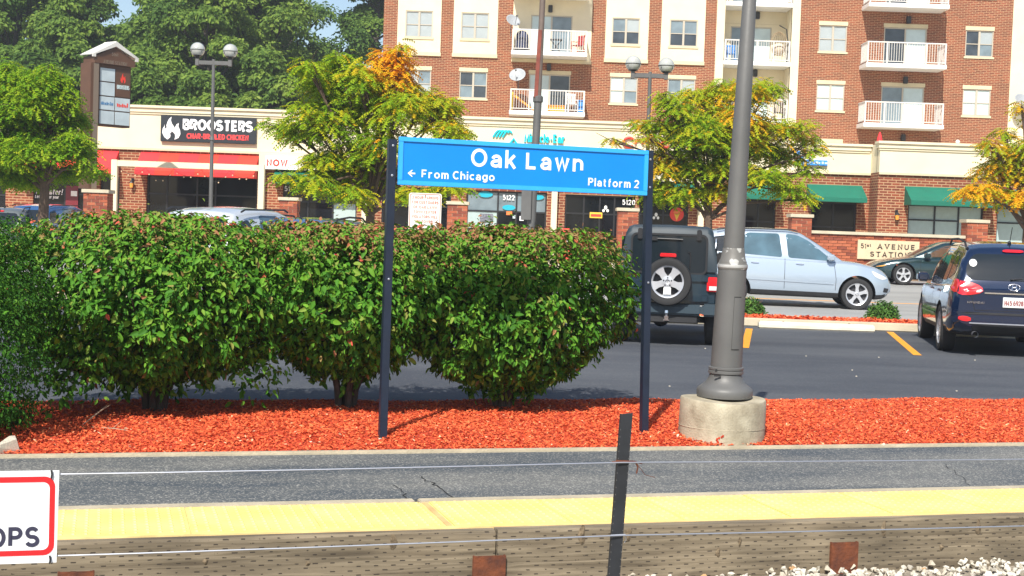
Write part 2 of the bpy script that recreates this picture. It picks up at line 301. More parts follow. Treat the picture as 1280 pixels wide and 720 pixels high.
# ================================================================== THE SETTING
m_ground = mk('ground_dirt', (.16, .13, .085), .95, var=.3, vscale=.4)
m_plat = mk_asphalt('platform_asphalt', (.050, .062, .075), (.145, .145, .135), (.46, .44, .39), 105, .65, .8)
m_lot = mk_asphalt('lot_asphalt', (.043, .049, .062), (.080, .087, .098), (.17, .17, .17), 60, .3, .35)
m_road = mk_asphalt('road_asphalt', (.26, .26, .25), (.34, .335, .32), (.4, .4, .38), 30, .2, .4)
m_ball = mk('ballast_base', (.36, .32, .25), .95, col2=(.16, .13, .10), vscale=25, bump=1, bscale=30)
o = MB().quad((-900, -400, -.5), (900, -400, -.5), (900, 1500, -.5), (-900, 1500, -.5)).build('ground', m_ground, kind='structure')
def splane(name, s0, s1, t0, t1, z, mat): return MB().quad(W(s0, t0, z), W(s1, t0, z), W(s1, t1, z), W(s0, t1, z)).build(name, mat, kind='structure')
# --- ballast with single stones
def stone_mesh(i, r=1.0):
    rr = random.Random(i+50); bm = bmesh.new()
    for k in range(10):
        v = Vector((rr.gauss(0, 1), rr.gauss(0, 1), rr.gauss(0, 1))).normalized(); bm.verts.new((v.x*r*rr.uniform(.8, 1.1), v.y*r*rr.uniform(.65, .95), v.z*r*rr.uniform(.55, .8)))
    bmesh.ops.convex_hull(bm, input=bm.verts); bmesh.ops.delete(bm, geom=[v for v in bm.verts if not v.link_faces], context='VERTS')
    me = bpy.data.meshes.new('stone'); bm.to_mesh(me); bm.free(); return me
m_stones = [mk('ballast_stone', c, .9, var=.12, vscale=9, bump=.3) for c in ((.58, .54, .45), (.48, .43, .34), (.64, .60, .52), (.36, .32, .25), (.48, .29, .14))]
ballast = splane('ballast_bed', -40, 60, -6, 7.62, -.33, m_ball)
smesh = []
for i in range(10):
    me = stone_mesh(i); me.materials.append(m_stones[[0, 0, 1, 1, 2, 2, 0, 3, 2, 4][i]]); smesh.append(me)
def stone_z(s, t): return -.328+.018*max(0, min(1, (s-2.0)/3.2))+.012*math.sin(s*5)
cnt = 0
spots = []
for i in range(3800):
    s_ = random.uniform(-1.5, 7.2); t_ = 7.58-abs(random.gauss(0, .45)) if i < 2000 else random.uniform(5.6, 7.57); spots.append((s_, t_))
spots.sort(key=lambda q: -q[1]-(.5 if q[0] > 2.6 else 0)); rest_v = []; rest_f = []
stuff = MB(); bigm = [[tuple(v.co) for v in m.vertices] for m in smesh]; bigf = [[tuple(p.vertices) for p in m.polygons] for m in smesh]
for s_, t_ in spots:
    r = random.uniform(.019, .031)*(.8 if random.random() < .4 else 1); z = stone_z(s_, t_)+random.uniform(0, .03); k = random.choice([0, 1, 2, 3, 4, 5, 6, 7, 8, 0, 2, 4, 6, 9] if random.random() < .4 else [0, 1, 2, 3, 4, 5, 6, 7, 8]); p = W(s_, t_, z)
    u, v_ = (p-Vector((0, 0, HC))).dot(CR), (p-Vector((0, 0, HC))).dot(Fw); yy = 360-FPX*(p-Vector((0, 0, HC))).dot(CU)/max(v_, .1); xx = 640+FPX*u/max(v_, .1)
    rot = Matrix.Rotation(random.uniform(0, 6.3), 4, 'Z') @ Matrix.Rotation(random.uniform(-.5, .5), 4, 'X')
    if cnt < 290 and yy < 728 and -10 < xx < 1290 and t_ > 7.2:
        c = bpy.data.objects.new('stone', smesh[k]); COL.objects.link(c); c.parent = ballast; c.matrix_local = Matrix.Translation(p) @ rot @ Matrix.Diagonal((r, r, r, 1)); cnt += 1
    else:
        Mx = Matrix.Translation(p) @ rot; stuff.cur = [0, 0, 1, 1, 2, 2, 0, 3, 2, 4][k]; stuff.add([Mx @ (Vector(q)*r) for q in bigm[k]], bigf[k])
stuff.build('loose_stones', m_stones, parent=ballast, kind='stuff')
# --- far platform: asphalt, concrete strip, tactile tiles
plat = MB().box(-40, 60, 8.50, 10.185, -.45, 0).build('platform', m_plat, rz=AZ, kind='structure')
def platpart(mb, name, mats, **kw): return mb.build(name, mats, plat, **kw)
st_ = MB()
for a, b in ((-40, 1.87), (1.90, 60)): st_.box(a, b, 8.395, 8.499, -.45, .006)
platpart(st_, 'concrete_strip', m_conc, bevel=.006)
m_grey_j = mk('joint_grout', (.70, .52, .22), .9, var=.2)
platpart(MB().box(-40, 60, 7.705, 8.393, -.45, -.002), 'tile_bed', m_grey_j)
TW = .71
tb = MB().box(.004, TW-.004, 7.71, 8.39, -.02, .004)
ndx, ndy = 11, 10
for i in range(ndx):
    for j in range(ndy):
        cx = (i+.5)*TW/ndx; cy = 7.71+(j+.5)*.68/ndy
        a = [(cx+.013*math.cos(q*math.pi/3), cy+.013*math.sin(q*math.pi/3), .004) for q in range(6)]; b = [(cx+.008*math.cos(q*math.pi/3), cy+.008*math.sin(q*math.pi/3), .0115) for q in range(6)]
        tb.add(a+b, [(q, (q+1) % 6, 6+(q+1) % 6, 6+q) for q in range(6)]+[(6, 7, 8, 9, 10, 11)])
tme = tb.mesh('tactile_tile', m_yellow, recalc=False)
for i in range(-7, 19):
    x0 = 1.90+.045+i*TW if i >= 0 else 1.90+i*TW-.005
    link('tactile_tile', tme, plat, (x0, 0, random.uniform(-.002, .002)))
platpart(MB().box(1.905, 1.938, 7.72, 8.385, -.02, .002), 'joint_strip', mk('joint_filler', (.60, .40, .17), .8, var=.2))
platpart(MB().box(-40, 60, 10.187, 10.25, -.3, .022), 'edge_kerb', m_conc, bevel=.008)
# crack in the asphalt: a thin recessed line of dark filler
def ribbon(pts, wd, z):
    mb = MB(); L, R = [], []
    for i, (x, y) in enumerate(pts):
        q = pts[min(i+1, len(pts)-1)]; p = pts[max(i-1, 0)]; d = Vector((q[0]-p[0], q[1]-p[1], 0)).normalized(); nn = Vector((-d.y, d.x, 0))*wd*random.uniform(.4, 1.3); L.append(Vector((x, y, z))+nn); R.append(Vector((x, y, z))-nn)
    for i in range(len(pts)-1): mb.quad(L[i], R[i], R[i+1], L[i+1])
    return mb
def wander(a, b, n, j): return [(a[0]+(b[0]-a[0])*i/n+random.gauss(0, j), a[1]+(b[1]-a[1])*i/n+random.gauss(0, j)) for i in range(n+1)]
m_crack = mk('crack_dark', (.015, .015, .017), .95)
ca, cb = ST(528, 596), ST(572, 626)
platpart(ribbon(wander(ca, cb, 16, .012), .006, .004), 'crack', m_crack, recalc=False)
platpart(ribbon(wander(ST(494, 607), ST(519, 629), 12, .012), .004, .004), 'crack', m_crack, recalc=False)
platpart(ribbon(wander(ST(1180, 580), ST(1208, 606), 9, .02), .003, .004), 'crack', m_crack, recalc=False)
# --- timber edging with steel brackets
m_tim = bpy.data.materials.new('incised_timber'); m_tim.use_nodes = True; t = m_tim.node_tree; b = t.nodes['Principled BSDF']; b.inputs['Roughness'].default_value = .9
tc = N(t, 'ShaderNodeTexCoord'); mp = N(t, 'ShaderNodeMapping'); mp.inputs['Scale'].default_value = (1.2, 8, 26); t.links.new(tc.outputs['Object'], mp.inputs[0])
no = N(t, 'ShaderNodeTexNoise'); no.inputs['Scale'].default_value = 1.2; no.inputs['Detail'].default_value = 7; no.inputs['Distortion'].default_value = .8; t.links.new(mp.outputs[0], no.inputs['Vector'])
r = N(t, 'ShaderNodeValToRGB'); t.links.new(no.outputs['Fac'], r.inputs[0]); r.color_ramp.elements[0].position = .25; r.color_ramp.elements[1].position = .72
r.color_ramp.elements[0].color = (.085, .064, .040, 1); r.color_ramp.elements[1].color = (.265, .215, .145, 1)
sx = N(t, 'ShaderNodeSeparateXYZ'); t.links.new(tc.outputs['Object'], sx.inputs[0])
def mth(op, a, b=None, **k):
    n = N(t, 'ShaderNodeMath', operation=op)
    for i, q in enumerate((a, b)):
        if q is None: continue
        if isinstance(q, (int, float)): n.inputs[i].default_value = q
        else: t.links.new(q, n.inputs[i])
    return n.outputs[0]
rowf = mth('DIVIDE', sx.outputs[2], .0245); row = mth('FLOOR', rowf); fr = mth('FRACT', rowf)
uf = mth('FRACT', mth('ADD', mth('DIVIDE', sx.outputs[0], .098), mth('MULTIPLY', row, .5)))
jn = N(t, 'ShaderNodeTexNoise'); jn.inputs['Scale'].default_value = 30; t.links.new(tc.outputs['Object'], jn.inputs['Vector'])
dash = mth('MULTIPLY', mth('LESS_THAN', uf, mth('MULTIPLY', jn.outputs['Fac'], .5)), mth('LESS_THAN', fr, .27))
dash = mth('MULTIPLY', dash, mth('GREATER_THAN', jn.outputs['Fac'], .43))
mx = N(t, 'ShaderNodeMix', data_type='RGBA'); t.links.new(dash, mx.inputs['Factor']); t.links.new(r.outputs[0], mx.inputs['A']); mx.inputs['B'].default_value = (.045, .034, .024, 1)
st_n = N(t, 'ShaderNodeTexNoise'); st_n.inputs['Scale'].default_value = 1.6; st_n.inputs['Detail'].default_value = 5; mp2 = N(t, 'ShaderNodeMapping'); mp2.inputs['Scale'].default_value = (1, 1, 3); t.links.new(tc.outputs['Object'], mp2.inputs[0]); t.links.new(mp2.outputs[0], st_n.inputs['Vector'])
st_r = N(t, 'ShaderNodeMapRange'); st_r.inputs['From Min'].default_value = .3; st_r.inputs['From Max'].default_value = .7; st_r.inputs['To Min'].default_value = .62; st_r.inputs['To Max'].default_value = 1.2; t.links.new(st_n.outputs['Fac'], st_r.inputs['Value'])
mx3 = N(t, 'ShaderNodeMix', data_type='RGBA', blend_type='MULTIPLY'); mx3.inputs['Factor'].default_value = 1; t.links.new(mx.outputs['Result'], mx3.inputs['A']); t.links.new(st_r.outputs[0], mx3.inputs['B']); t.links.new(mx3.outputs['Result'], b.inputs['Base Color'])
bp = N(t, 'ShaderNodeBump'); bp.inputs['Strength'].default_value = .6; bp.inputs['Distance'].default_value = .01; hh = mth('SUBTRACT', no.outputs['Fac'], dash); t.links.new(hh, bp.inputs['Height']); t.links.new(bp.outputs[0], b.inputs['Normal'])
edg = thing('timber_edging', 'weathered incised timber beam with rusty brackets along the yellow platform edge', 'edging', (0, 0, 0), AZ)
for k, (a, c, y0, tz) in enumerate(((-9.0, 2.17, 7.625, -.012), (2.178, 6.6, 7.60, -.008), (6.606, 11.5, 7.61, -.012))):
    mb = MB(); n = 28
    prof = [(y0, -.45), (y0+random.uniform(0, .01), -.2), (y0+.003, tz-.014), (y0+.015, tz), (7.702, tz-.001), (7.702, -.45)]
    vs_ = []
    for i in range(n+1):
        x = a+(c-a)*i/n
        for (yy, zz) in prof: vs_.append((x, yy+(random.gauss(0, .002) if yy < 7.66 else 0), zz+(random.gauss(0, .0022) if zz > -.4 and yy < 7.66 else 0)))
    m_ = len(prof); mb.add(vs_, [(i*m_+j, i*m_+(j+1) % m_, (i+1)*m_+(j+1) % m_, (i+1)*m_+j) for i in range(n) for j in range(m_)]+[tuple(range(m_)), tuple(n*m_+j for j in range(m_-1, -1, -1))])
    mb.build('timber_beam', m_tim, edg)
m_knot = mk('timber_knot', (.05, .035, .02), .9, bump=.5, col2=(.24, .18, .11), vscale=40)
for (px, py, w_, h_) in ((492, 678, .020, .045), (727, 668, .022, .06), (785, 668, .018, .04), (897, 690, .014, .03), (924, 677, .01, .03), (1104, 660, .017, .05), (1222, 658, .018, .05), (1176, 684, .015, .02), (257, 703, .014, .016), (385, 705, .012, .014)):
    g = ray(px, py); k_ = 7.61/g.dot(EN); q = Vector((0, 0, HC))+g*k_; s_ = q.dot(EX); z_ = q.z; mb = MB()
    y0 = 7.622 if s_ < 2.17 else 7.597
    ring = [(s_+w_*(1+.3*math.sin(3*a_+px))*math.cos(a_), y0+.004, z_+h_*math.sin(a_)) for a_ in [i*math.pi/6 for i in range(12)]]; mb.add(ring+[(s_, y0-.006, z_)], [(i, (i+1) % 12, 12) for i in range(12)]); mb.build('knot', m_knot, edg)
for (a, c, zt) in ((-.21, -.025, -.155), (2.03, 2.222, -.145), (4.29, 4.475, -.135)):
    mb = MB().box(a, c, 7.575, 7.583, -.42, zt).box(a, a+.012, 7.583, 7.60, -.42, zt).box(c-.012, c, 7.583, 7.60, -.42, zt); mb.build('steel_bracket', m_rust, edg, bevel=.002)
# --- mulch bed: mound with loose chips
def bed_z(s, t):
    f = max(0, min(1, (t-10.25)/.5))*max(0, min(1, (13.05-t)/.5)); return .012+.055*f+.012*math.sin(1.7*s+t)*f+.012*math.sin(4.1*s-2*t)*f
mb = MB(); ns, ntt = 120, 14
for i in range(ns+1):
    for j in range(ntt+1):
        s_ = -30+i*.6; t_ = 10.25+j*2.8/ntt; mb.v.append(tuple(W(s_, t_, bed_z(s_, t_))))
for i in range(ns):
    for j in range(ntt): mb.f.append((i*(ntt+1)+j, (i+1)*(ntt+1)+j, (i+1)*(ntt+1)+j+1, i*(ntt+1)+j+1)); mb.mi.append(0)
bed = mb.build('mulch_bed', m_mulchb, kind='structure', smooth=True)
n = 70000; ss = RNG.uniform(-2.2, 10.5, n); tt = 10.26+RNG.beta(.9, 1.15, n)*2.72
bz = np.array([bed_z(a, b) for a, b in zip(ss, tt)])
ctr = np.stack([ss*EX.x+tt*EN.x, ss*EX.y+tt*EN.y, bz+RNG.uniform(.002, .022, n)], 1)
yaw = RNG.uniform(0, 6.28, n); pit = RNG.normal(0, .35, n); L = RNG.uniform(.012, .038, n)*RNG.choice([.8, 1, 1.5], n, p=[.5, .4, .1]); Wd = RNG.uniform(.004, .009, n)
ax = np.stack([np.cos(yaw)*np.cos(pit), np.sin(yaw)*np.cos(pit), np.sin(pit)], 1); bx = np.cross(ax, np.stack([RNG.normal(0, .5, n), RNG.normal(0, .5, n), np.ones(n)], 1)); bx /= np.linalg.norm(bx, axis=1)[:, None]; cz = np.cross(ax, bx)
q = []
for sa, sb, sc in ((-1, -1, 0), (1, -.6, 0), (1.1, .6, 0), (-.9, 1, 0), (0, 0, 1)): q.append(ctr+ax*(sa*L/2)[:, None]+bx*(sb*Wd)[:, None]+np.abs(cz)*np.array([0, 0, 1])*(sc*.006))
V = np.stack(q, 1).reshape(-1, 3); base = np.arange(n)[:, None]*5
F_ = np.concatenate([base+np.array([[0, 1, 4]]), base+np.array([[1, 2, 4]]), base+np.array([[2, 3, 4]]), base+np.array([[3, 0, 4]])], 1).ravel()
link('mulch_chips', fast_mesh('mulch_chips', V, F_, 3, m_mulch, np.repeat(np.clip(RNG.beta(1.6, 1.7, n)+(RNG.random(n) < .012)*.6, 0, 1), 5)), bed, kind='stuff')
# --- parking lot, road, kerb island, pavement
c0, c1 = W(-60, 13.05, 0), W(80, 13.05, 0)
mb = MB(); mb.add([c0, c1, (95, 34, 0), (-75, 34, 0)], [(0, 1, 2, 3)]); lot = mb.build('parking_lot', m_lot, kind='structure')
def road_z(y): return .004+.26*max(0, min(1, (y-36)/8))
mb = MB(); ys = [28.4, 33, 36, 38, 40, 42, 44, 49.0]
for y in ys: mb.v += [(-80, y, road_z(y)), (95, y, road_z(y))]
for i in range(len(ys)-1): mb.f.append((2*i, 2*i+1, 2*i+3, 2*i+2)); mb.mi.append(0)
mb.build('road', m_road, kind='structure')
MB().box(-80, 95, 49.0, 60, -.1, .40).build('pavement', m_kerb, kind='structure')
ln = MB().box(-80, 9.6, 36.5, 36.62, .0, .026).box(9.9, 95, 36.5, 36.62, .0, .026); ln.build('yellow_lane_line', m_orange, kind='structure')
# stall lines, heading away to the right
HD = math.atan2(.184, 1.0)
def stall_line(x, y, L):
    d = Vector((math.sin(HD), math.cos(HD), 0)); nn = Vector((d.y, -d.x, 0))*.062; a = Vector((x, y, .004)); b = a+d*L; return MB().quad(a-nn, a+nn, b+nn, b-nn).build('stall_line', m_orange, kind='structure')
stall_line(3.53, 21.0, 4.3); stall_line(6.06, 20.75, 5.0); stall_line(.6, 21.4, 4.6); stall_line(-2.5, 21.6, 4.6); stall_line(9.0, 20.6, 4.7); stall_line(-5.6, 21.8, 4.6)
# kerb island: lens of red mulch between kerbs, front edge slightly askew
def xline(y0, k, x): return y0+k*x
isl = MB()
isl.prism([(-14, 26.55, 0), (9.6, 25.75, 0), (9.6, 25.93, 0), (-14, 26.73, 0)], (0, 0, .15)); isl.prism([(-14, 28.05, 0), (9.6, 27.25, 0), (9.6, 27.43, 0), (-14, 28.23, 0)], (0, 0, .13))
isl.prism([(9.605, 25.75, 0), (9.8, 26.0, 0), (9.8, 27.2, 0), (9.605, 27.43, 0)], (0, 0, .148))
isl.build('island_kerb', m_kerb, kind='structure', bevel=.015)
MB().prism([(-14, 26.74, .0), (9.59, 25.94, .0), (9.59, 27.24, .0), (-14, 28.04, .0)], (0, 0, .12)).build('island_mulch', m_mulchb, kind='structure')
n = 5000; xs = RNG.uniform(-2, 9.6, n); ys_ = 26.0+RNG.uniform(0, 1.2, n)-.034*(xs-9.6); ctr = np.stack([xs, ys_, np.full(n, .125)+RNG.uniform(0, .03, n)], 1); a_ = RNG.uniform(0, 6.3, n); L = RNG.uniform(.03, .07, n)
dx = np.stack([np.cos(a_), np.sin(a_), RNG.normal(0, .3, n)], 1)*L[:, None]; dy = np.stack([-np.sin(a_), np.cos(a_), RNG.normal(0, .3, n)], 1)*.02
V = np.stack([ctr-dx, ctr+dy, ctr+dx, ctr-dy], 1).reshape(-1, 3); link('island_chips', fast_mesh('island_chips', V, np.arange(4*n), 4, m_mulch, np.repeat(RNG.beta(2, 2, n), 4)), kind='stuff')
def wheel_stop(x, y, label, L=2.05, rz=0):
    o = thing('wheel_stop', label, 'wheel stop', (x, y, 0), rz, 'concrete wheel stops'); mb = MB(); h = L/2
    prof = [(-.11, 0), (-.10, .07), (-.06, .13), (.06, .13), (.10, .07), (.11, 0)]
    mb.prism([(-h, a, b) for a, b in prof], (2*h, 0, 0)); mb.build('stop_block', m_conc if False else mk('wheel_stop_concrete', (.62, .57, .45), .9, var=.12, vscale=4, bump=.4), o, bevel=.02)
    for s_ in (-.6, .6): MB().lathe([(.02, .129), (.02, .137)], (s_, 0, 0), 10).build('anchor_pin', m_rust, o)
wheel_stop(5.58, 25.55, 'pale concrete wheel stop in the empty bay beside the grey lamp post', 2.1, -.03)
wheel_stop(8.55, 25.2, 'concrete wheel stop mostly hidden behind the dark blue car', 1.9, -.03)
# small rocks lying about
def rock(px, py, r, label, seed):
    g = G(px, py, .04); me = stone_mesh(seed+300); me.materials.append(m_rock); o = link('rock', me, None, (g.x, g.y, bed_z(g.dot(EX), g.dot(EN))+r*.3), seed*1.3)
    o.scale = (r, r*.8, r*1.05); tag(o, label, 'rock', 'pale rocks on the red mulch')
rock(7, 563, .125, 'big white rock at the left end of the mulch under the shrub', 1)
rock(849, 547, .032, 'small white stone left of the round concrete footing', 2)
rock(842, 544, .02, 'tiny white stone nearest the sign post', 3)
rock(1104, 553, .026, 'white pebble on the mulch far right of the footing', 4)
rock(160, 557, .022, 'pale pebble on the mulch below the left bush', 5)
rock(475, 551, .018, 'pale pebble at the foot of the left sign post', 6)
rock(388, 553, .016, 'pale chip on the mulch between two bushes', 7)

# wear of the parking lot: sealed cracks and oil marks as thin films, litter specks
m_seal = mk('crack_seal', (.022, .024, .028), .5); m_oil = mk('oil_stain', (.026, .028, .033), .35, var=.3, vscale=5)
def lotp(px, py): g = G(px, py, 0); return g.x, g.y
lt = MB()
for i in range(8):
    x, y = lotp(random.uniform(820, 1275), random.uniform(416, 494)); lt.box(x-.008, x+.010, y-.012, y+.010, .001, .008)
lt.build('litter_specks', m_rock, lot, kind='stuff')

def strip_debris(px0, py0, px1, py1, lift, r, name, label, mat):
    a, b_ = G(px0, py0, .07), G(px1, py1, .07+lift); m_ = (a+b_)/2+Vector((.02, .01, lift*.25)); o = thing(name, label, name, (a.x, a.y, a.z)); MB().tube([a-a, m_-a, b_-a], [r, r*.9, r*.6], 6).build('stick', mat, o, smooth=True); MB().tube([m_-a, m_-a+Vector((.05, .03, .05))], [r*.6, r*.3], 5).build('side_twig', mat, o)
m_twig = mk('dry_twig', (.42, .33, .22), .8)
strip_debris(102, 532, 138, 506, .10, .005, 'twig', 'dry pale twig leaning up into the left bush', m_twig)
strip_debris(115, 534, 160, 538, .01, .004, 'twig', 'dry twig lying flat on the mulch below the left bush', m_twig)
# ================================================================== VEGETATION
def nrm(a): return a/np.maximum(np.linalg.norm(a, axis=1)[:, None], 1e-9)
def leaf_frames(outw, rng, up=.55, out=.8, jit=.5, down=.55, tout=.5):
    n = len(outw); nn = nrm(outw*out+np.array([0, 0, up])+rng.normal(0, jit, (n, 3)))
    tip = outw*tout+np.array([0, 0, -down])+rng.normal(0, .55, (n, 3)); tip = nrm(tip-nn*(tip*nn).sum(1)[:, None]); return nn, tip, np.cross(nn, tip)
LEAF6 = [(0, 0, 0), (.32, .5, .10), (.70, .36, .05), (1, 0, -.12), (.70, -.36, .05), (.32, -.5, .10)]
def leaf6(pos, nn, tip, side, L, Wd):
    q = [pos+tip*(a*L)[:, None]+side*(b*Wd)[:, None]+nn*(c*L)[:, None] for a, b, c in LEAF6]
    V = np.stack(q, 1).reshape(-1, 3); b = np.arange(len(pos))[:, None]*6
    F_ = np.concatenate([b+np.array([[0, 3, 2, 1]]), b+np.array([[0, 5, 4, 3]])], 1).ravel(); return V, F_
def leaf_variants(mat, k=10, tints=None):
    out = []
    for i in range(k):
        L = np.array([1.0]); V, F_ = leaf6(np.zeros((1, 3)), np.array([[0, 0, 1.]]), np.array([[1., 0, 0]]), np.array([[0, 1., 0]]), L, np.array([.42+.05*(i % 3)]))
        # curved blade: a denser grid
        g = []; ff = []; nu = 5
        for a in range(nu+1):
            u = a/nu; hw = .5*(.43+.05*(i % 3))*math.sin(math.pi*min(1, u**.8))**.75 if 0 < u < 1 else 0.0
            for sgn in (-1, 0, 1): g.append((u, sgn*hw, -.16*u*u+(.10*hw if sgn else 0)*3))
        for a in range(nu):
            for c in range(2): ff += [a*3+c, a*3+c+1, a*3+c+4, a*3+c+3]
        out.append(fast_mesh('leaf', np.array(g), np.array(ff), 4, mat, np.full(len(g), tints[i % len(tints)])))
    return out
hedge_leaves = leaf_variants(m_hedge, 12, [.15, .3, .4, .5, .6, .35, .45, .55, .25, .68, .5, .8])
def superq(d, rx, ry, rz, e):
    return 1.0/(np.abs(d[:, 0]/rx)**e+np.abs(d[:, 1]/ry)**e+np.abs(d[:, 2]/rz)**e)**(1/e)
def bush(label, s, t, rx, ry, ztop, zlow, n, seed, nparts=260, small=False, group='shrubs of the hedge on the red mulch', hang=(), stems=5, topred=1.0):
    rng = np.random.default_rng(seed); p0 = W(s, t, .05); root = thing('bush', label, 'bush', p0, AZ, group)
    zc = (ztop+zlow)/2-.05; rz = (ztop-zlow)/2
    d = nrm(rng.normal(0, 1, (n, 3))); keep = (d[:, 1] < .35) | (rng.random(n) < .55); d = d[keep]; n = len(d)
    R = superq(d, rx, ry, rz, 3.9); R *= 1+.095*np.sin(d[:, 0]*7+seed)*np.sin(d[:, 2]*6+d[:, 1]*5+seed)+.05*np.sin(d[:, 0]*17+d[:, 2]*13+seed*2)
    fr = 1-np.abs(rng.normal(0, .11, n)); fr = np.where(rng.random(n) < .20, rng.uniform(.3, .9, n), fr); fr = np.where(rng.random(n) < .03, rng.uniform(1, 1.10, n), fr)
    pos = d*(R*fr)[:, None]; pos[:, 2] += zc
    ns = max(60, n//45); sid = rng.integers(0, n, ns); sh = rng.integers(0, ns, n); use = (rng.random(n) < .74) & (fr > .8)          # leafy shoots
    so_ = pos[sid]; sd = nrm(d[sid]+rng.normal(0, .45, (ns, 3))+np.array([0, 0, .25])); u_ = rng.uniform(-.10, .15, n)*np.where(rng.random(ns) < .15, 1.5, 1)[sh]
    pos = np.where(use[:, None], so_[sh]+sd[sh]*u_[:, None]+rng.normal(0, .022, (n, 3)), pos); d = np.where(use[:, None], nrm(d[sid][sh]+rng.normal(0, .3, (n, 3))), d); fr = np.where(use, np.minimum(1.05, fr[sid][sh]+.05), fr)
    cut = ztop-.02+.025*np.sin(pos[:, 0]*3+seed)+.02*np.sin(pos[:, 0]*8+pos[:, 1]*5); hi = pos[:, 2]+.05 > cut+.03; pos[:, 2] = np.where(hi & (rng.random(n) < .975), cut+.02-np.abs(rng.normal(0, .07, n)), pos[:, 2])      # sheared top
    low = np.clip((pos[:, 2]-zlow)/(ztop-zlow), 0, 1); squeeze = .92 if small else .46+.54*np.minimum(1, low/.45)**.62; pos[:, 0] *= squeeze; pos[:, 1] *= squeeze; 
    # uneven skirt
    skirt = zlow+.14*np.sin(pos[:, 0]*5+seed)+.10*np.sin(pos[:, 0]*11+seed*3); ok = (pos[:, 2] > skirt) | (rng.random(n) < .25); pos = pos[ok]; d = d[ok]; fr = fr[ok]; n = len(pos)
    for (hx, hy, hz, hr, hn) in hang:
        q = rng.normal(0, 1, (hn, 3))*np.array([hr, hr, hr*1.2])+np.array([hx, hy, hz]); pos = np.concatenate([pos, q]); d = np.concatenate([d, nrm(q-np.array([hx, hy+.2, hz-.1]))]); fr = np.concatenate([fr, np.full(hn, .97)])
    n = len(pos); top = np.clip((pos[:, 2]-(ztop-.55))/.5, 0, 1); nn, tip, side = leaf_frames(d, rng)
    tint = np.clip(rng.normal(.36, .19, n)+top**1.3*rng.uniform(-.02, .74, n)*topred, 0, .93); tint = np.where((rng.random(n) < .002+.05*top**2*topred), rng.uniform(.93, 1, n), tint)
    L = rng.uniform(.040, .085, n)*(.5 if small else 1); L = np.where(top > .5, L*.8, L); Wd = L*rng.uniform(.40, .54, n)
    foc = (d[:, 1] < -.15) & (fr > .93) & (pos[:, 1] < 0)
    ids = np.nonzero(foc)[0]; rng.shuffle(ids); ids = ids[np.argsort(-L[ids])][:nparts]; mask = np.ones(n, bool); mask[ids] = False
    V, F_ = leaf6(pos[mask], nn[mask], tip[mask], side[mask], L[mask], Wd[mask])
    link('foliage', fast_mesh('foliage', V, F_, 4, m_small if small else m_hedge, np.repeat(np.clip(tint[mask]*(1.1 if small else 1), 0, 1), 6)), root, kind='stuff')
    lv = sorted(hedge_leaves, key=lambda m: m.attributes['tint'].data[0].value); tv = [m.attributes['tint'].data[0].value for m in lv]
    for i in ids:
        k = min(range(len(lv)), key=lambda j: abs(tv[j]-tint[i])+random.random()*.08); o = bpy.data.objects.new('leaf', lv[k]); COL.objects.link(o); o.parent = root
        Mx = Matrix((tip[i], side[i], nn[i])).transposed().to_4x4() @ Matrix.Scale(L[i]*1.08, 4); Mx.translation = pos[i]; o.matrix_local = Mx
    mb = MB()
    for k in range(stems):
        a = k*2*math.pi/stems+rng.uniform(-.4, .4); f = rng.uniform(.35, .75); x1, y1 = rx*f*math.cos(a), ry*f*math.sin(a); z1 = zlow+rng.uniform(.3, .8)*(ztop-zlow)
        mb.tube([(.06*math.cos(a), .06*math.sin(a), -.05), (.09*math.cos(a), .09*math.sin(a), .18), (x1*.45, y1*.45, zlow+.15), (x1, y1, z1)], [.034, .032, .024, .010], 7)
        for q in range(3):
            b = rng.uniform(-1, 1, 3); mb.tube([(x1*.45, y1*.45, zlow+.15), (x1*.6+b[0]*.25, y1*.6+b[1]*.25, z1*.6+b[2]*.1), (x1+b[0]*.5, y1+b[1]*.5, z1+b[2]*.25)], [.018, .012, .006], 5)
    for (hx, hy, hz, hr, hn) in hang: mb.tube([(hx*.35, hy*.4, hz+.55), (hx*.8, hy*.85, hz+.3), (hx, hy, hz+.08), (hx*1.04, hy*1.05, hz-.08)], [.012, .009, .006, .003], 5)
    mb.build('stem', m_barkd, root, smooth=True)
    return root
b3 = bush('rounded burning bush under the blue station sign, its top tinged bronze', 3.50, 12.22, 1.05, .80, 1.68, .27, 42000, 3, 290, stems=6)
b2 = bush('burning bush just behind the left post of the blue sign', 2.06, 12.25, 1.08, .92, 1.66, .42, 40000, 5, 250, stems=5)
b1 = bush('wide leafy green bush left of centre with low hanging branches', .42, 12.1, 1.32, .95, 1.66, .33, 50000, 8, 290, hang=[(-.78, -.42, .36, .10, 200), (.80, -.30, .45, .13, 260), (-.50, -.5, .46, .12, 160)], stems=7, topred=.7)
b0 = bush('dense small leaved shrub at the left edge of the photo', -1.40, 11.0, 1.03, .92, 1.62, -.02, 66000, 13, 40, small=True, stems=6, hang=[(.62, -.35, .36, .12, 300), (.45, -.6, .26, .12, 300)], topred=0)
b00 = bush('burning bush out at the far left, mostly outside the photo', -2.6, 12.0, 1.1, 1.0, 1.85, .3, 16000, 17, 0, stems=5, topred=.7)
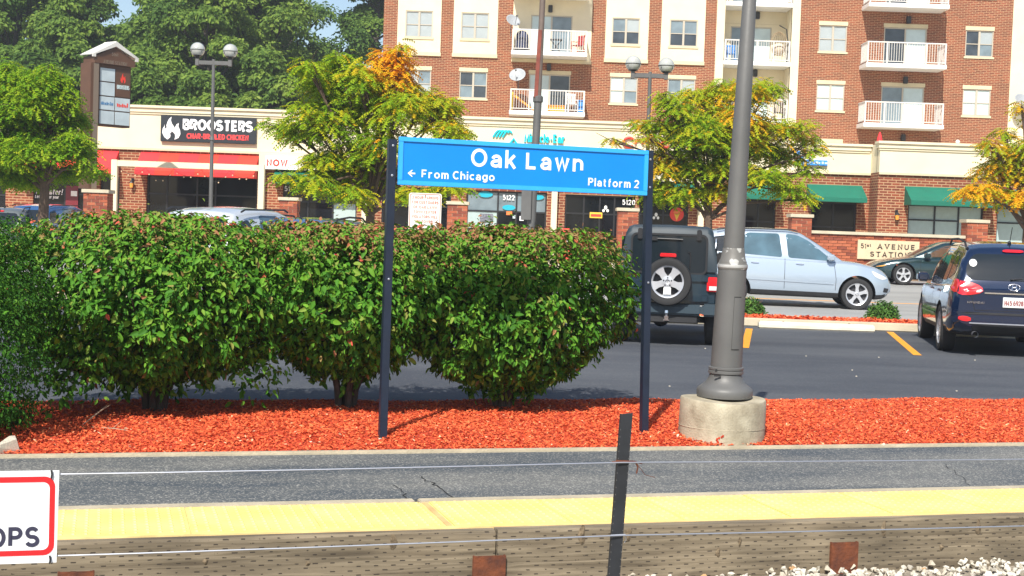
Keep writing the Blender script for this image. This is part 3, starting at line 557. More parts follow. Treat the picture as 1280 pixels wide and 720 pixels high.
# low shrubs of the kerb island
def tuft(label, x, y, r, h, seed):
    rng = np.random.default_rng(seed); root = thing('low_shrub', label, 'shrub', (x, y, .11), 0, 'low shrubs on the kerb island'); n = 2600
    d = nrm(rng.normal(0, 1, (n, 3))); d[:, 2] = np.abs(d[:, 2]); rr = rng.uniform(.45, 1.05, n)**.6*(1+.18*np.sin(d[:, 0]*6+d[:, 1]*7+seed)); pos = d*rr[:, None]*np.array([r, r*.9, h]); nn, tip, side = leaf_frames(d, rng, down=-.5)
    L = rng.uniform(.04, .085, n); V, F_ = leaf6(pos, nn, tip, side, L, L*.4); link('foliage', fast_mesh('foliage', V, F_, 4, m_map2, np.repeat(np.clip(rng.normal(.4, .2, n), 0, 1), 6)), root, kind='stuff')
    mb = MB()
    for k in range(9):
        a = k*.7; mb.tube([(0, 0, -.02), (r*.5*math.cos(a), r*.5*math.sin(a), h*.6), (r*.9*math.cos(a), r*.9*math.sin(a), h*.95)], [.012, .008, .004], 5)
    mb.build('stem', m_bark, root)
m_map2 = mk_tint('low_shrub_leaf', [(0, (.03, .10, .015)), (.5, (.09, .22, .03)), (1, (.2, .34, .06))], .55, .25)
g = P(937, 389, 27.6); tuft('low green shrub on the kerb beside the lamp post', g.x, 27.7, .29, .30, 1)
g = P(1105, 394, 27.4); tuft('low green shrub on the kerb in front of the silver car bonnet', g.x, 27.5, .30, .32, 2)
# ---- street trees with drooping feathery sprays
def fronds(pos, outw, rng, L, nl=6):
    n = len(pos); az = np.arctan2(outw[:, 1], outw[:, 0])+rng.normal(0, .7, n); dirh = np.stack([np.cos(az), np.sin(az), rng.normal(.12, .28, n)], 1); side = nrm(np.cross(dirh, np.array([0, 0, 1.]))+rng.normal(0, .22, (n, 3)))
    V = []; 
    for k in range(nl):
        u0, u1 = k/nl, (k+.9)/nl; p0 = pos+dirh*(u0*L)[:, None]+np.array([0, 0, -1])*(u0*u0*.55*L)[:, None]; p1 = pos+dirh*(u1*L)[:, None]+np.array([0, 0, -1])*(u1*u1*.55*L)[:, None]
        wd = L*.24*(1-.45*abs(2*k/nl-.8))
        for s_ in (-1, 1): V.append(np.stack([p0, p1, p0*.3+p1*.7+side*(s_*wd)[:, None]+np.array([0, 0, -1])*(wd*.45)[:, None]], 1))
    return np.stack(V, 1).reshape(-1, 3), n*nl*2*3
def street_tree(name, label, base, trunk, lobes, seed, mat, dens, L, cat='tree', group='street trees by the shops', orange=None, spread=.5, nl=6):
    """lobes: (x, y, z, rx, rz) relative to the base; trunk: (height, radius)"""
    rng = np.random.default_rng(seed); root = thing(name, label, cat, base, 0, group); mb = MB(); th, tr = trunk; Vs = []; Ts = []
    lean = rng.normal(0, .05); mb.tube([(0, 0, -.3), (lean*.3, 0, th*.4), (lean, 0, th), (lean*1.5, .05, th*1.5)], [tr*1.25, tr, tr*.8, tr*.5], 9)
    for (x, y, z, rx, rz) in lobes:
        a = np.array([lean, 0, th*rng.uniform(.8, 1.25)]); b = np.array([x, y, z]); m1 = a*.6+b*.4+np.array([0, 0, .25]); mb.tube([a, m1, b, b+np.array([x*.15, y*.15, .2])], [tr*.42, tr*.28, tr*.13, tr*.05], 6)
        for k in range(7):
            e_ = b+rng.normal(0, .5, 3)*np.array([rx, rx, rz]); mb.tube([m1*.5+b*.5, b*.6+e_*.4+np.array([0, 0, .06]), e_], [tr*.12, tr*.07, tr*.025], 4)
        n = int(dens*rx*rx*2.2*(rz/rx)**.5); d = nrm(rng.normal(0, 1, (n, 3))); d[:, 2] = np.where(d[:, 2] < -.4, -d[:, 2], d[:, 2])
        rr = rng.uniform(.25, 1.08, n)**.55; wob = 1+.22*np.sin(d[:, 0]*5+seed+x*3)*np.sin(d[:, 1]*5+d[:, 2]*4+z); pos = b+d*(rr*wob)[:, None]*np.array([rx, rx, rz])
        # tufts: pull sprays towards a few twig ends
        tw = b+nrm(rng.normal(0, 1, (14, 3)))*np.array([rx, rx, rz])*rng.uniform(.4, 1.15, (14, 1)); k = rng.integers(0, 14, n); f = rng.uniform(.05, .6, n)[:, None]; pos = pos*(1-f)+(tw[k]+rng.normal(0, .12, (n, 3)))*f
        V, cnt_ = fronds(pos, d, rng, rng.uniform(.6, 1.15, n)*L, nl); Vs.append(V)
        t_ = rng.normal(.42, .17, n)+.10*rng.normal(0, 1, 14)[k]
        if orange is not None: t_ = t_+orange(pos)
        Ts.append(np.repeat(np.clip(t_, 0, 1), nl*6))
    V = np.concatenate(Vs); T = np.concatenate(Ts); link('crown', fast_mesh('crown', V, np.arange(len(V)), 3, mat, T), root, kind='stuff'); mb.build('trunk', m_bark, root, smooth=True); return root
def px_lobes(lst, Y, base, seed):
    rr = random.Random(seed); out = []
    for px, py, r, ry in lst:
        y = Y+rr.uniform(-.55, .55)*1.3; q = P(px, py, y); k = y/FPX; out.append((q.x-base[0], q.y-base[1], q.z-base[2], r*k, ry*k*1.5))
    return out
# centre left tree, top turned orange
Y = 35.0; q = P(462, 272, Y); base = (q.x, Y, 0)
lst = [(455, 105, 30, 22), (430, 95, 34, 20), (405, 118, 34, 22), (385, 150, 30, 20), (495, 90, 24, 18), (492, 112, 34, 20), (530, 130, 32, 18), (548, 150, 28, 14), (560, 165, 26, 10), (500, 145, 40, 24), (455, 148, 42, 26), (415, 158, 40, 24), (372, 168, 30, 13), (362, 223, 20, 6), (404, 207, 32, 13), (430, 200, 42, 22), (475, 190, 42, 24), (420, 228, 38, 16), (462, 225, 40, 20), (395, 232, 30, 12), (385, 88, 20, 12), (555, 135, 22, 12), (345, 160, 18, 8), (488, 74, 20, 14), (500, 64, 11, 8), (425, 76, 14, 9), (445, 245, 26, 10), (515, 245, 34, 9), (560, 237, 26, 8), (575, 172, 16, 8)]
oz = P(492, 84, Y)
def orange_top(pos): 
    d = np.sqrt(((pos[:, 0]+base0[0]-oz.x)/.72)**2+((pos[:, 2]-oz.z)/.62)**2); return np.clip(.80-d*.62, 0, .62)+np.clip((pos[:, 0]+base0[0]-oz.x+1.2)*.06, 0, .15)
base0 = base
street_tree('locust_tree', 'feathery green tree behind the left end of the blue sign, its top turned orange', base, (2.2, .13), px_lobes(lst, Y, base, 1), 21, m_loc, 370, .34, orange=orange_top)
# right of centre, behind the jeep
Y = 38.5; q = P(888, 285, Y); base = (q.x, Y, 0)
lst = [(872, 128, 30, 16), (905, 122, 28, 16), (845, 140, 26, 14), (940, 118, 30, 18), (962, 112, 18, 10), (900, 150, 36, 20), (862, 165, 36, 18), (826, 160, 24, 10), (800, 158, 15, 7), (838, 200, 32, 13), (885, 185, 36, 18), (930, 160, 36, 18), (965, 165, 28, 14), (1000, 163, 18, 10), (1010, 178, 16, 8), (950, 190, 36, 16), (985, 200, 28, 12), (830, 215, 32, 12), (870, 215, 34, 14), (915, 215, 36, 16), (955, 225, 34, 12), (880, 175, 44, 22), (930, 185, 40, 20), (985, 240, 24, 10), (1005, 250, 14, 7), (815, 235, 28, 10), (850, 245, 34, 12), (900, 240, 34, 12), (764, 176, 8, 5), (812, 174, 15, 6), (842, 178, 12, 5), (830, 125, 14, 8), (1020, 190, 12, 6), (820, 250, 20, 8), (1012, 215, 12, 6)]
def warm(pos): return np.clip(.10+.10*np.sin(pos[:, 0]*2.1)+.12*np.sin(pos[:, 2]*2.7+pos[:, 0]), 0, .35)
street_tree('locust_tree', 'airy yellow green tree behind the grey lamp post and the boxy off-road car', base, (2.4, .12), px_lobes(lst, Y, base, 2), 22, m_loc, 390, .33, orange=warm)
# right edge
Y = 39.7; q = P(1285, 240, Y); base = (q.x, Y, 0)
lst = [(1240, 185, 18, 9), (1262, 200, 26, 12), (1290, 190, 30, 14), (1245, 215, 28, 12), (1275, 225, 30, 12), (1225, 240, 26, 9), (1205, 243, 14, 7), (1250, 248, 30, 9), (1280, 250, 30, 10), (1310, 215, 34, 18), (1330, 245, 34, 14), (1278, 135, 10, 8), (1300, 150, 22, 12), (1330, 170, 30, 18), (1255, 170, 12, 7), (1360, 200, 30, 20)]
street_tree('locust_tree', 'yellow tinged tree reaching in from the right edge over the green awnings', base, (2.3, .13), px_lobes(lst, Y, base, 3), 23, m_loc, 370, .34, orange=lambda p: warm(p)+.22)
# left edge tree: fuller, bright yellow green
Y = 39.7; q = P(53, 258, Y); base = (q.x, Y, .1)
lst = [(20, 105, 26, 18), (50, 110, 28, 18), (75, 108, 16, 14), (0, 130, 34, 22), (40, 135, 40, 24), (85, 130, 22, 16), (95, 152, 18, 12), (70, 160, 40, 20), (25, 165, 42, 24), (-20, 160, 36, 24), (100, 190, 20, 12), (80, 195, 40, 16), (40, 195, 44, 20), (0, 200, 40, 18), (110, 210, 16, 8), (90, 218, 30, 9), (50, 220, 40, 10), (10, 224, 36, 10), (-25, 205, 34, 16), (8, 88, 14, 10), (60, 90, 12, 10), (125, 218, 10, 6), (30, 232, 26, 6), (60, 178, 44, 14), (15, 182, 44, 14), (92, 176, 24, 10), (40, 150, 46, 22)]
street_tree('street_tree', 'round bright yellow green tree at the left edge before the brown pylon', base, (2.6, .155), px_lobes(lst, Y, base, 4), 24, m_map, 560, .27, nl=4)
# ---- the wood behind the shops: each tree its own trunk and crown
def wood_tree(label, x, y, h, r, seed, dark=0.0, openness=0.0, leaf=.31, dens=1.0):
    rng = np.random.default_rng(seed); root = thing('wood_tree', label, 'tree', (x, y, -.5), 0, 'trees of the wood behind the shops'); mb = MB(); Vs = []; Fs = []; Ts = []; off = 0
    mb.tube([(0, 0, 0), (rng.normal(0, .2), 0, h*.3), (rng.normal(0, .4), 0, h*.6), (rng.normal(0, .6), 0, h*.85)], [.36, .28, .18, .07], 8)
    nl = int((70 if openness < .3 else 40)*dens); zmin = .10 if openness < .3 else .38
    for k in range(nl):
        f = rng.uniform(zmin, 1.0); prof = math.sin(math.pi*min(1, (f-zmin)/(1-zmin)*.80+.17))**.7; a = rng.uniform(0, 6.28); rad = r*prof*rng.uniform(.35, 1.0)
        c = np.array([math.cos(a)*rad, math.sin(a)*rad, f*h-.04*h*rad/r]); rx = r*rng.uniform(.20, .34); rz = rx*rng.uniform(.75, 1.05)
        st0 = np.array([0, 0, max(.2*h, c[2]-rad*rng.uniform(.5, 1.0))]); mb.tube([st0, st0*.4+c*.6+np.array([0, 0, -.15*rad]), c], [.13, .075, .03], 5)
        n = int(dens*rng.uniform(620, 900)*(.7 if openness > .3 else 1)); d = nrm(rng.normal(0, 1, (n, 3))); d[:, 2] = np.where(d[:, 2] < -.3, -d[:, 2]*.8, d[:, 2]); rr = rng.uniform(.45, 1.12, n)**.5
        wob = 1+.25*np.sin(d[:, 0]*5+k)*np.sin(d[:, 2]*6+d[:, 1]*4+k); pos = c+d*(rr*wob)[:, None]*np.array([rx, rx, rz]); nn, tip, side = leaf_frames(d, rng, jit=.6)
        L = rng.uniform(.55, 1.15, n)*leaf; V, F_ = leaf6(pos, nn, tip, side, L, L*.62); Vs.append(V); Fs.append(F_+off); off += len(V); Ts.append(np.repeat(np.clip(rng.normal(.42-dark, .16, n)+rng.normal(0, .13), 0, 1), 6))
    link('crown', fast_mesh('crown', np.concatenate(Vs), np.concatenate(Fs), 4, m_wood, np.concatenate(Ts)), root, kind='stuff'); mb.build('trunk', m_barkd, root, smooth=True)
YW = 92.0
def wt(px, Y, top, rpx, *a, **k):
    q = P(px, 100, Y); h = P(px, top, Y).z+.5; wood_tree(a[0], q.x, Y, h, rpx*Y/FPX, *a[1:], **k)
wt(15, 90, -75, 95, 'tall dark tree of the wood at the far left of the photo', 31, dark=.12)
wt(85, 84, 5, 70, 'rounded tree of the wood above the yellow green street tree', 32, dark=.02)
wt(105, 96, -40, 60, 'tree of the wood left of the small gap of blue sky', 33, dark=.08)
wt(205, 92, -5, 75, 'bushy tree of the wood between the brown pylon and the twin lamp', 34)
wt(255, 86, -60, 80, 'broad leafy tree of the wood directly above the twin globe lamp', 35, dark=.0)
wt(318, 94, -70, 75, 'light green tree of the wood above the black shop sign', 36, dark=-.05)
wt(365, 102, -90, 85, 'dark open tree with bare forking limbs right of the twin lamp', 37, dark=.16, openness=.5)
wt(468, 106, -60, 55, 'dark tree of the wood against the left corner of the brick flats', 38, dark=.14)
wt(440, 88, 108, 45, 'low tree of the wood below the gap right of the forked limbs', 39, dark=.02)
wt(170, 82, 78, 55, 'low shrubby tree of the wood right behind the brown pylon', 40, dark=.05)
wt(330, 82, 70, 60, 'low leafy tree of the wood over the black shop sign right end', 41, dark=-.02)
wt(255, 80, 95, 50, 'low dark tree of the wood just over the shop roof by the lamp pole', 42, dark=.10)
wt(30, 80, 60, 70, 'low tree of the wood behind the left street tree', 43, dark=.05)
wt(395, 84, 110, 45, 'low green tree of the wood behind the orange topped tree', 44, dark=.0)

wt(150, 104, 40, 60, 'distant tree of the wood filling in behind the pylon', 45, dark=.02)
wt(300, 110, -30, 80, 'distant tree of the wood behind the twin lamp trees', 46, dark=.04)
wt(385, 115, 60, 60, 'distant tree of the wood under the forking bare limbs', 47, dark=.02)
wt(60, 106, -60, 80, 'tallest distant tree of the wood at far left', 48, dark=.06)
wt(230, 112, -50, 70, 'distant tall tree of the wood left of the twin lamp', 49, dark=.02)
# ================================================================== BUILDINGS
YT, YR = 72.3, 53.7
flats = thing('apartment_building', 'four storey red brick apartment building with cream panels and white balconies', 'building', (0, YT, 0))
BX0, BX1, BZ1 = -7.05, 33.0, 17.2
rows = {2: (5.12, 6.47), 3: (8.12, 9.47), 4: (11.13, 12.47), 5: (14.14, 15.48)}
cols = [(-5.92, -4.53), (-3.07, -1.65), (4.67, 6.08), (7.62, 9.04), (15.28, 16.71), (22.79, 24.22)]
doors = [(.50, 2.62), (18.60, 20.80)]
holes = [(a, b, *rows[r]) for r in rows for a, b in cols]+[(a, b, rows[r][0]-.62, rows[r][1]) for r in rows for a, b in doors]
bays = [(10.42, 13.86), (27.2, 30.6)]
holes += [(a, b, 4.2, BZ1) for a, b in bays]
mb = MB(); wall(mb, BX0, BX1, 3.9, BZ1, 0, .16, [h for h in holes if h[3] != BZ1])
mb2 = MB(); wall(mb2, BX0, BX1, 3.9, BZ1, 0, .16, holes); 
mb2.quad((BX0, 0, 0), (BX0, 20, 0), (BX0, 20, BZ1), (BX0, 0, BZ1)).quad((BX1, 0, 0), (BX1, 20, 0), (BX1, 20, BZ1), (BX1, 0, BZ1)).quad((BX0, 20, 0), (BX1, 20, 0), (BX1, 20, BZ1), (BX0, 20, BZ1)).quad((BX0, 0, BZ1), (BX1, 0, BZ1), (BX1, 20, BZ1), (BX0, 20, BZ1)); mb2.build('wall', m_brickT, flats, recalc=False)
# cream panels, proud of the brick
panels = [(-6.33, -4.1, 10.2), (-3.47, -1.2, 10.2), (-.42, 3.62, 10.05), (4.33, 6.53, 10.2), (7.18, 9.42, 10.2)]
for a, b, z in panels:
    mb = MB(); hs = [h for h in holes if h[0] > a and h[1] < b and h[2] > z-.4]
    wall(mb, a, b, z+.18, BZ1, -.05, .06, hs); mb.quad((a, -.05, z), (a, 0, z), (a, 0, BZ1), (a, -.05, BZ1)).quad((b, -.05, z), (b, 0, z), (b, 0, BZ1), (b, -.05, BZ1)); mb.build('cream_panel', m_cream, flats, recalc=False)
    MB().box(a-.03, b+.03, -.10, -.001, z, z+.18).build('panel_sill', m_creamd, flats)
# cream pilasters and recessed bays
for a, b in bays:
    mb = MB(); mb.box(a-.42, a, -.06, 1.5, 3.9, BZ1).box(b, b+.42, -.06, 1.5, 3.9, BZ1); dh = [(a+.55, b-.75, rows[r][0]-.62, rows[r][1]) for r in rows]
    wall(mb, a, b, 3.9, BZ1, 1.5, .12, dh); mb.build('cream_bay', m_cream, flats, recalc=False)
    for r in (2, 3, 4, 5): MB().box(a+.002, b-.002, 1.492, 1.499, rows[r][1]+.14, rows[r][1]+.16).build('reveal_joint', m_creamd, flats)
MB().box(25.15, 26.7, -.06, -.001, 3.9, BZ1).build('cream_panel', m_cream, flats)
# windows: frame > panes, sill, lintel
def window(parent, x0, x1, z0, z1, y, mats, lintel=True, sill=True, fm=None):
    fm = fm or m_winframe; f = .055; xm = (x0+x1)/2; zm = (z0+z1)/2-.02; mb = MB()
    mb.box(x0, x1, y+.03, y+.12, z0, z0+f).box(x0, x1, y+.03, y+.12, z1-f, z1).box(x0, x0+f, y+.03, y+.12, z0+f, z1-f).box(x1-f, x1, y+.03, y+.12, z0+f, z1-f).box(xm-.05, xm+.05, y+.025, y+.12, z0+f, z1-f)
    for a, b in ((x0+f, xm-.05), (xm+.05, x1-f)): mb.box(a, b, y+.05, y+.12, zm-.02, zm+.02)
    o = mb.build('window', fm, parent); k = 0
    for a, b in ((x0+f, xm-.05), (xm+.05, x1-f)):
        for c, d, yy in ((z0+f, zm-.02, .085), (zm+.02, z1-f, .075)): MB().box(a-.001, b+.001, y+yy, y+yy+.01, c-.001, d+.001).build('pane', mats[k % len(mats)], o); k += 1
    if sill: MB().box(x0-.06, x1+.06, y-.05, y+.10, z0-.10, z0-.002).build('sill', m_creamd, o)
    if lintel: MB().box(x0-.03, x1+.03, y-.02, y+.02, z1+.002, z1+.20).build('lintel', m_creamd, o)
    return o
wm = {(0, 4): [m_blind]*4, (1, 4): [m_blind]*4, (2, 4): [m_darkp, m_blue, m_darkp, m_blind], (3, 4): [m_darkp, m_blue, m_darkp, m_blue], (4, 4): [m_blind]*4, (5, 4): [m_darkp, m_darkp, m_blue, m_blind],
      (0, 3): [m_pale, m_blind, m_blind, m_blue], (1, 3): [m_blue, m_darkp, m_darkp, m_blue], (2, 3): [m_pale, m_pale, m_blue, m_blind], (3, 3): [m_blue, m_blue, m_blind, m_blind], (4, 3): [m_pale]*4, (5, 3): [m_pale]*4}
for r in rows:
    for c, (a, b) in enumerate(cols):
        pan = r >= 4 and c < 4; window(flats, a, b, *rows[r], -.05 if pan else 0, wm.get((c, r), [m_blind]*4), lintel=not pan)
def sliding(parent, x0, x1, z0, z1, y, ma, mb_, lintel=True):
    f = .06; xm = (x0+x1)/2; m = MB(); m.box(x0, x1, y+.02, y+.1, z1-f, z1).box(x0, x0+f, y+.02, y+.1, z0, z1-f).box(x1-f, x1, y+.02, y+.1, z0, z1-f).box(xm-.04, xm+.04, y+.02, y+.1, z0, z1-f).box(x0+f, x1-f, y+.02, y+.1, z0, z0+.05)
    o = m.build('balcony_door', m_winframe, parent); MB().box(x0+f, xm-.04, y+.05, y+.06, z0+.05, z1-f).build('pane', ma, o); MB().box(xm+.04, x1-f, y+.065, y+.075, z0+.05, z1-f).build('pane', mb_, o)
    if lintel: MB().box(x0-.03, x1+.03, y-.02, y+.02, z1+.002, z1+.20).build('lintel', m_creamd, o)
    return o
for r in rows:
    for c, (a, b) in enumerate(doors):
        pan = r >= 4 and c == 0; ma, mc = [(m_pale, m_blue), (m_darkp, m_pale)][c] if r != 3 else [(m_pale, m_darkp), (m_blue, m_pale)][c]
        sliding(flats, a, b, rows[r][0]-.62, rows[r][1], -.05 if pan else 0, ma, mc, not pan)
    for a, b in bays: sliding(flats, a+.55, b-.75, rows[r][0]-.62, rows[r][1], 1.5, m_blue, m_pale, False)
def balcony(x0, x1, zb, y0, y1, n=2):
    o = MB().box(x0, x1, y0, y1, zb, zb+.22).build('balcony', m_white, flats, bevel=.015); zt = zb+1.30; rl = MB(); t = .028
    rl.box(x0+.03, x1-.03, y0+.03, y0+.03+2*t, zt-.06, zt).box(x0+.03, x1-.03, y0+.04, y0+.04+t, zb+.30, zb+.34)
    for xx in (x0+.03, x1-.03-2*t): rl.box(xx, xx+2*t, y0+.092, y1-.01, zt-.06, zt).box(xx+.01, xx+.01+t, y0+.092, y1-.01, zb+.30, zb+.34)
    for i in range(5):
        xx = x0+.03+(x1-x0-.06-2*t)*i/4; rl.box(xx, xx+2*t, y0+.028, y0+.088, zb+.221, zt-.061)
    rl.build('railing', m_rail, o); bl = MB(); k = int((x1-x0-.2)/.125)
    for i in range(k+1):
        xx = x0+.10+(x1-x0-.2)*i/k; bl.box(xx-.011, xx+.011, y0+.045, y0+.065, zb+.341, zt-.061)
    k = int((y1-y0-.2)/.125)
    for i in range(1, k):
        yy = y0+.09+(y1-y0-.1)*i/k
        for xx in (x0+.05, x1-.05): bl.box(xx-.011, xx+.011, yy-.011, yy+.011, zb+.341, zt-.061)
    bl.build('balusters', m_rail, o, kind='stuff'); return o
for zb in (7.25, 10.25, 13.26):
    balcony(-.46, 3.36, zb, -1.5, -.052); balcony(17.40, 21.44, zb, -1.5, -.003)
for zb in (7.30, 10.28, 13.28):
    for a, b in bays: balcony(a+.01, b-.01, zb, -.12, 1.49)
for px, py in ((688, 11), (686, 84), (1135, 25), (1131, 100), (1128, 172)):
    q = P(px, py, YT); MB().box(q.x-.11, q.x+.11, -.24, -.052, q.z-.2, q.z+.16).build('wall_lamp', m_black, flats, bevel=.02)
for px, py in ((947, 19), (944, 91)):
    q = P(px, py, YT+1.4); MB().box(q.x-.11, q.x+.11, 1.3, 1.49, q.z-.2, q.z+.16).build('wall_lamp', m_black, flats, bevel=.02)
# ---- satellite dishes and balcony furniture
def dish(label, x, y, z, rz, r=.38):
    o = thing('satellite_dish', label, 'satellite dish', (x, y, z), rz, 'satellite dishes on the balconies'); mb = MB(); prof = [(r*k/6, .10*(k/6)**2) for k in range(7)]; n = 20; vs_ = []
    T = Matrix.Translation((0, -.15, .75)) @ Matrix.Rotation(math.radians(58), 4, 'X')
    for rr, h in prof:
        for j in range(n): vs_.append(T @ Vector((max(rr, .001)*math.cos(6.2832*j/n), max(rr, .001)*.92*math.sin(6.2832*j/n), h)))
    m2 = MB().add(vs_, [(i*n+j, i*n+(j+1) % n, (i+1)*n+(j+1) % n, (i+1)*n+j) for i in range(6) for j in range(n)]); me = m2.build('reflector', mk_dish, o, smooth=True); sol = me.modifiers.new('s', 'SOLIDIFY'); sol.thickness = .02
    MB().tube([(0, .02, 0), (0, .02, .5), (0, -.10, .72)], .022, 7).build('mast', m_pole, o); a = T @ Vector((0, -r*.9, .08)); b = T @ Vector((0, -.05, .48)); MB().tube([a, b], .012, 6).box(b.x-.04, b.x+.04, b.y-.05, b.y+.05, b.z-.03, b.z+.05).build('feed_arm', m_pole, o)
mk_dish = mk('dish_grey', (.34, .36, .38), .4)
q = P(639, 27, YT-1.2); dish('grey satellite dish on the upper balcony rail left of the tall street pole', q.x, YT-1.2, q.z-.75, .5)
q = P(648, 95, YT-1.1); dish('grey satellite dish over the lower balcony beside the tall street pole', q.x, YT-1.1, q.z-.75, -.25, .42)
q = P(1275, 126, YT-.7); dish('satellite dish on the cream pilaster at the right edge', q.x, YT-.6, q.z-.75, .3, .42)
def furn(name, label, px, zf, y): 
    q = P(px, 60, y); return thing(name, label, name.replace('_', ' '), (q.x, y, zf))
o = furn('grill_cover', 'dark blue covered grill on the upper balcony by the dish', 652, 10.472, YT-.75); MB().lathe([(.30, 0), (.33, .1), (.34, .55), (.32, .85), (.22, 1.02), (.05, 1.08)], n=14).build('cover', mk('cover_navy', (.03, .04, .09), .7, var=.3, vscale=5, bump=.5, bscale=6), o, smooth=True); MB().lathe([(.36, .02), (.37, .12), (.345, .14)], n=14).build('hem', m_black, o)
o = furn('folding_table', 'small black folding table in the middle of the upper balcony', 695, 10.472, YT-.7); MB().box(-.32, .32, -.22, .22, .66, .70).build('table_top', m_black, o, bevel=.01)
for s_ in (-1, 1): MB().tube([(-.26*s_, .17, 0), (.26*s_, .17, .66)], .016, 6).tube([(-.26*s_, -.17, 0), (.26*s_, -.17, .66)], .016, 6).build('leg', m_black, o)
def chair(o, mat, s=1.0):
    MB().box(-.25*s, .25*s, -.25*s, .22*s, .40*s, .44*s).build('seat', mat, o, bevel=.02)
    mb = MB(); 
    for i in range(5): mb.box((-.22+i*.10)*s, (-.22+i*.10+.06)*s, .20*s, .24*s, .441*s, .86*s)
    mb.box(-.25*s, .25*s, .19*s, .25*s, .861*s, .95*s); mb.build('backrest', mat, o)
    for a in (-1, 1):
        MB().tube([(.23*s*a, -.22*s, .62*s), (.23*s*a, .22*s, .64*s)], .022*s, 6).build('armrest', mat, o)
        for b in (-1, 1): MB().tube([(.24*s*a, .22*s*b, 0), (.22*s*a, .20*s*b, .40*s)], .022*s, 6).tube([(.22*s*a, .20*s*b, .441*s), (.23*s*a, .22*s*b, .60*s)], .018*s, 6).build('leg', mat, o)
m_redch = mk('red_seat', (.45, .05, .05), .6); m_wpl = mk('white_plastic', (.82, .82, .80), .35); m_tan = mk('wicker_tan', (.42, .30, .18), .8); m_orangep = mk('orange_plastic', (.85, .35, .03), .5); m_bluepl = mk('blue_plastic', (.03, .22, .6), .5)
o = furn('garden_chair', 'dark red garden chair at the right end of the upper balcony', 722, 10.472, YT-.7); o.rotation_euler.z = -.9; chair(o, m_redch)
o = furn('plastic_chair', 'white plastic armchair at the right end of the lower balcony', 717, 7.472, YT-.8); o.rotation_euler.z = .3; chair(o, m_wpl, 1.05)
o = furn('storage_bin', 'blue plastic bin beside the white chair on the lower balcony', 728, 7.472, YT-.6); MB().prism([(-.16, 0), (.16, 0), (.2, .62), (-.2, .62)] and [(-.16, -.16, 0), (.16, -.16, 0), (.16, .16, 0), (-.16, .16, 0)], (0, 0, .62)).build('tub', m_bluepl, o, bevel=.03); MB().box(-.19, .19, -.19, .19, .622, .68).build('lid', m_bluepl, o, bevel=.02)
o = furn('toy_slide', 'orange and yellow toy slide on the lower balcony', 656, 7.472, YT-.8); MB().prism([(-.5, -.2, .75), (-.35, -.2, .78), (.55, -.2, .12), (.55, -.2, .04)], (0, .4, 0)).build('chute', m_orangep, o, bevel=.01); MB().box(-.62, -.50, -.2, .2, 0, .95).build('ladder', mk('yellow_plastic', (.85, .6, .05), .5), o, bevel=.02)
o = furn('toy_box', 'orange toy box in the middle of the lower balcony', 697, 7.472, YT-.8); MB().box(-.45, .45, -.18, .18, 0, .30).build('tub', m_orangep, o, bevel=.02); MB().box(-.47, .47, -.20, .20, .302, .36).build('lid', m_orangep, o, bevel=.02)
o = furn('egg_chair', 'hanging basket chair with cushion on the recessed balcony behind the lamp post', 973, 10.502, YT+.5); n = 14
mb = MB(); mb.tube([(.45, 0, 0), (.5, 0, 1.0), (.38, 0, 1.75), (.0, 0, 1.95)], .03, 7); mb.build('stand', m_black, o)
mb = MB()
for k in range(9): a = k*math.pi/9; mb.tube([(.42*math.cos(a)*math.sin(t_), .42*math.sin(a)*math.sin(t_), 1.0-.62*math.cos(t_)) for t_ in [i*math.pi/8 for i in range(9)]], .012, 5)
mb.build('basket', m_tan, o); MB().ball((0, -.05, .72), .34, sz=.9).build('cushion', mk('cushion_beige', (.6, .48, .36), .9, var=.2, vscale=8), o, smooth=True)
o = furn('deck_chair', 'small striped folding chair at the left of the recessed balcony', 914, 10.502, YT+.4); chair(o, m_bluepl, .9)
o = furn('wicker_chair', 'dark wicker chair on the lower recessed balcony right side', 977, 7.522, YT+.5); chair(o, mk('wicker_dark', (.12, .08, .06), .8), 1.05)
# ---- the shop building: one long front with cream parapets
shops = thing('shop_building', 'long single storey brick shop row with cream parapets below the apartments', 'building', (0, YR, 0))
def RP(px, py, dy=0): q = P(px, py, YR+dy); return q.x, q.z
SEG = [(-24.0, -16.35, 5.25, 0.25), (-16.35, 7.25, 5.68, 0.0), (7.25, 13.55, 5.15, 0.05), (13.55, 30.0, 5.22, -1.2)]
opens = {0: [(-22.5, -19.6, .3, 3.0), (-18.55, -16.6, .3, 3.0)], 1: [(-15.9, -15.15, .3, 3.0), (-14.12, -9.88, .5, 3.15), (-8.9, -6.05, .3, 3.0), (-5.1, -2.45, .3, 3.0), (-1.87, 1.22, .3, 2.98), (1.92, 4.6, .3, 2.95), (4.75, 6.65, .3, 2.95)],
         2: [(8.7, 10.0, .3, 3.0), (11.35, 13.1, .9, 3.0)], 3: [(14.72, 17.55, .9, 3.0), (18.05, 21.4, .9, 3.0), (22.4, 26, .9, 3.0)]}
brick = MB(); 
for k, (a, b, zt, y) in enumerate(SEG):
    wall(brick, a, b, 0, 4.15, y, .25, opens[k])
brick.quad((13.55, -1.2, 0), (13.55, .05, 0), (13.55, .05, 4.15), (13.55, -1.2, 4.15)); brick.build('wall', m_brickR, shops, recalc=False)
cz = MB()
for k, (a, b, zt, y) in enumerate(SEG):
    yo = y-.06; cz.box(a, b, yo, y+.35, 4.152, zt-.001)
cz.box(13.55, 13.9, -.908, .40, 4.152, 5.219)
cz.build('parapet', m_cream, shops)
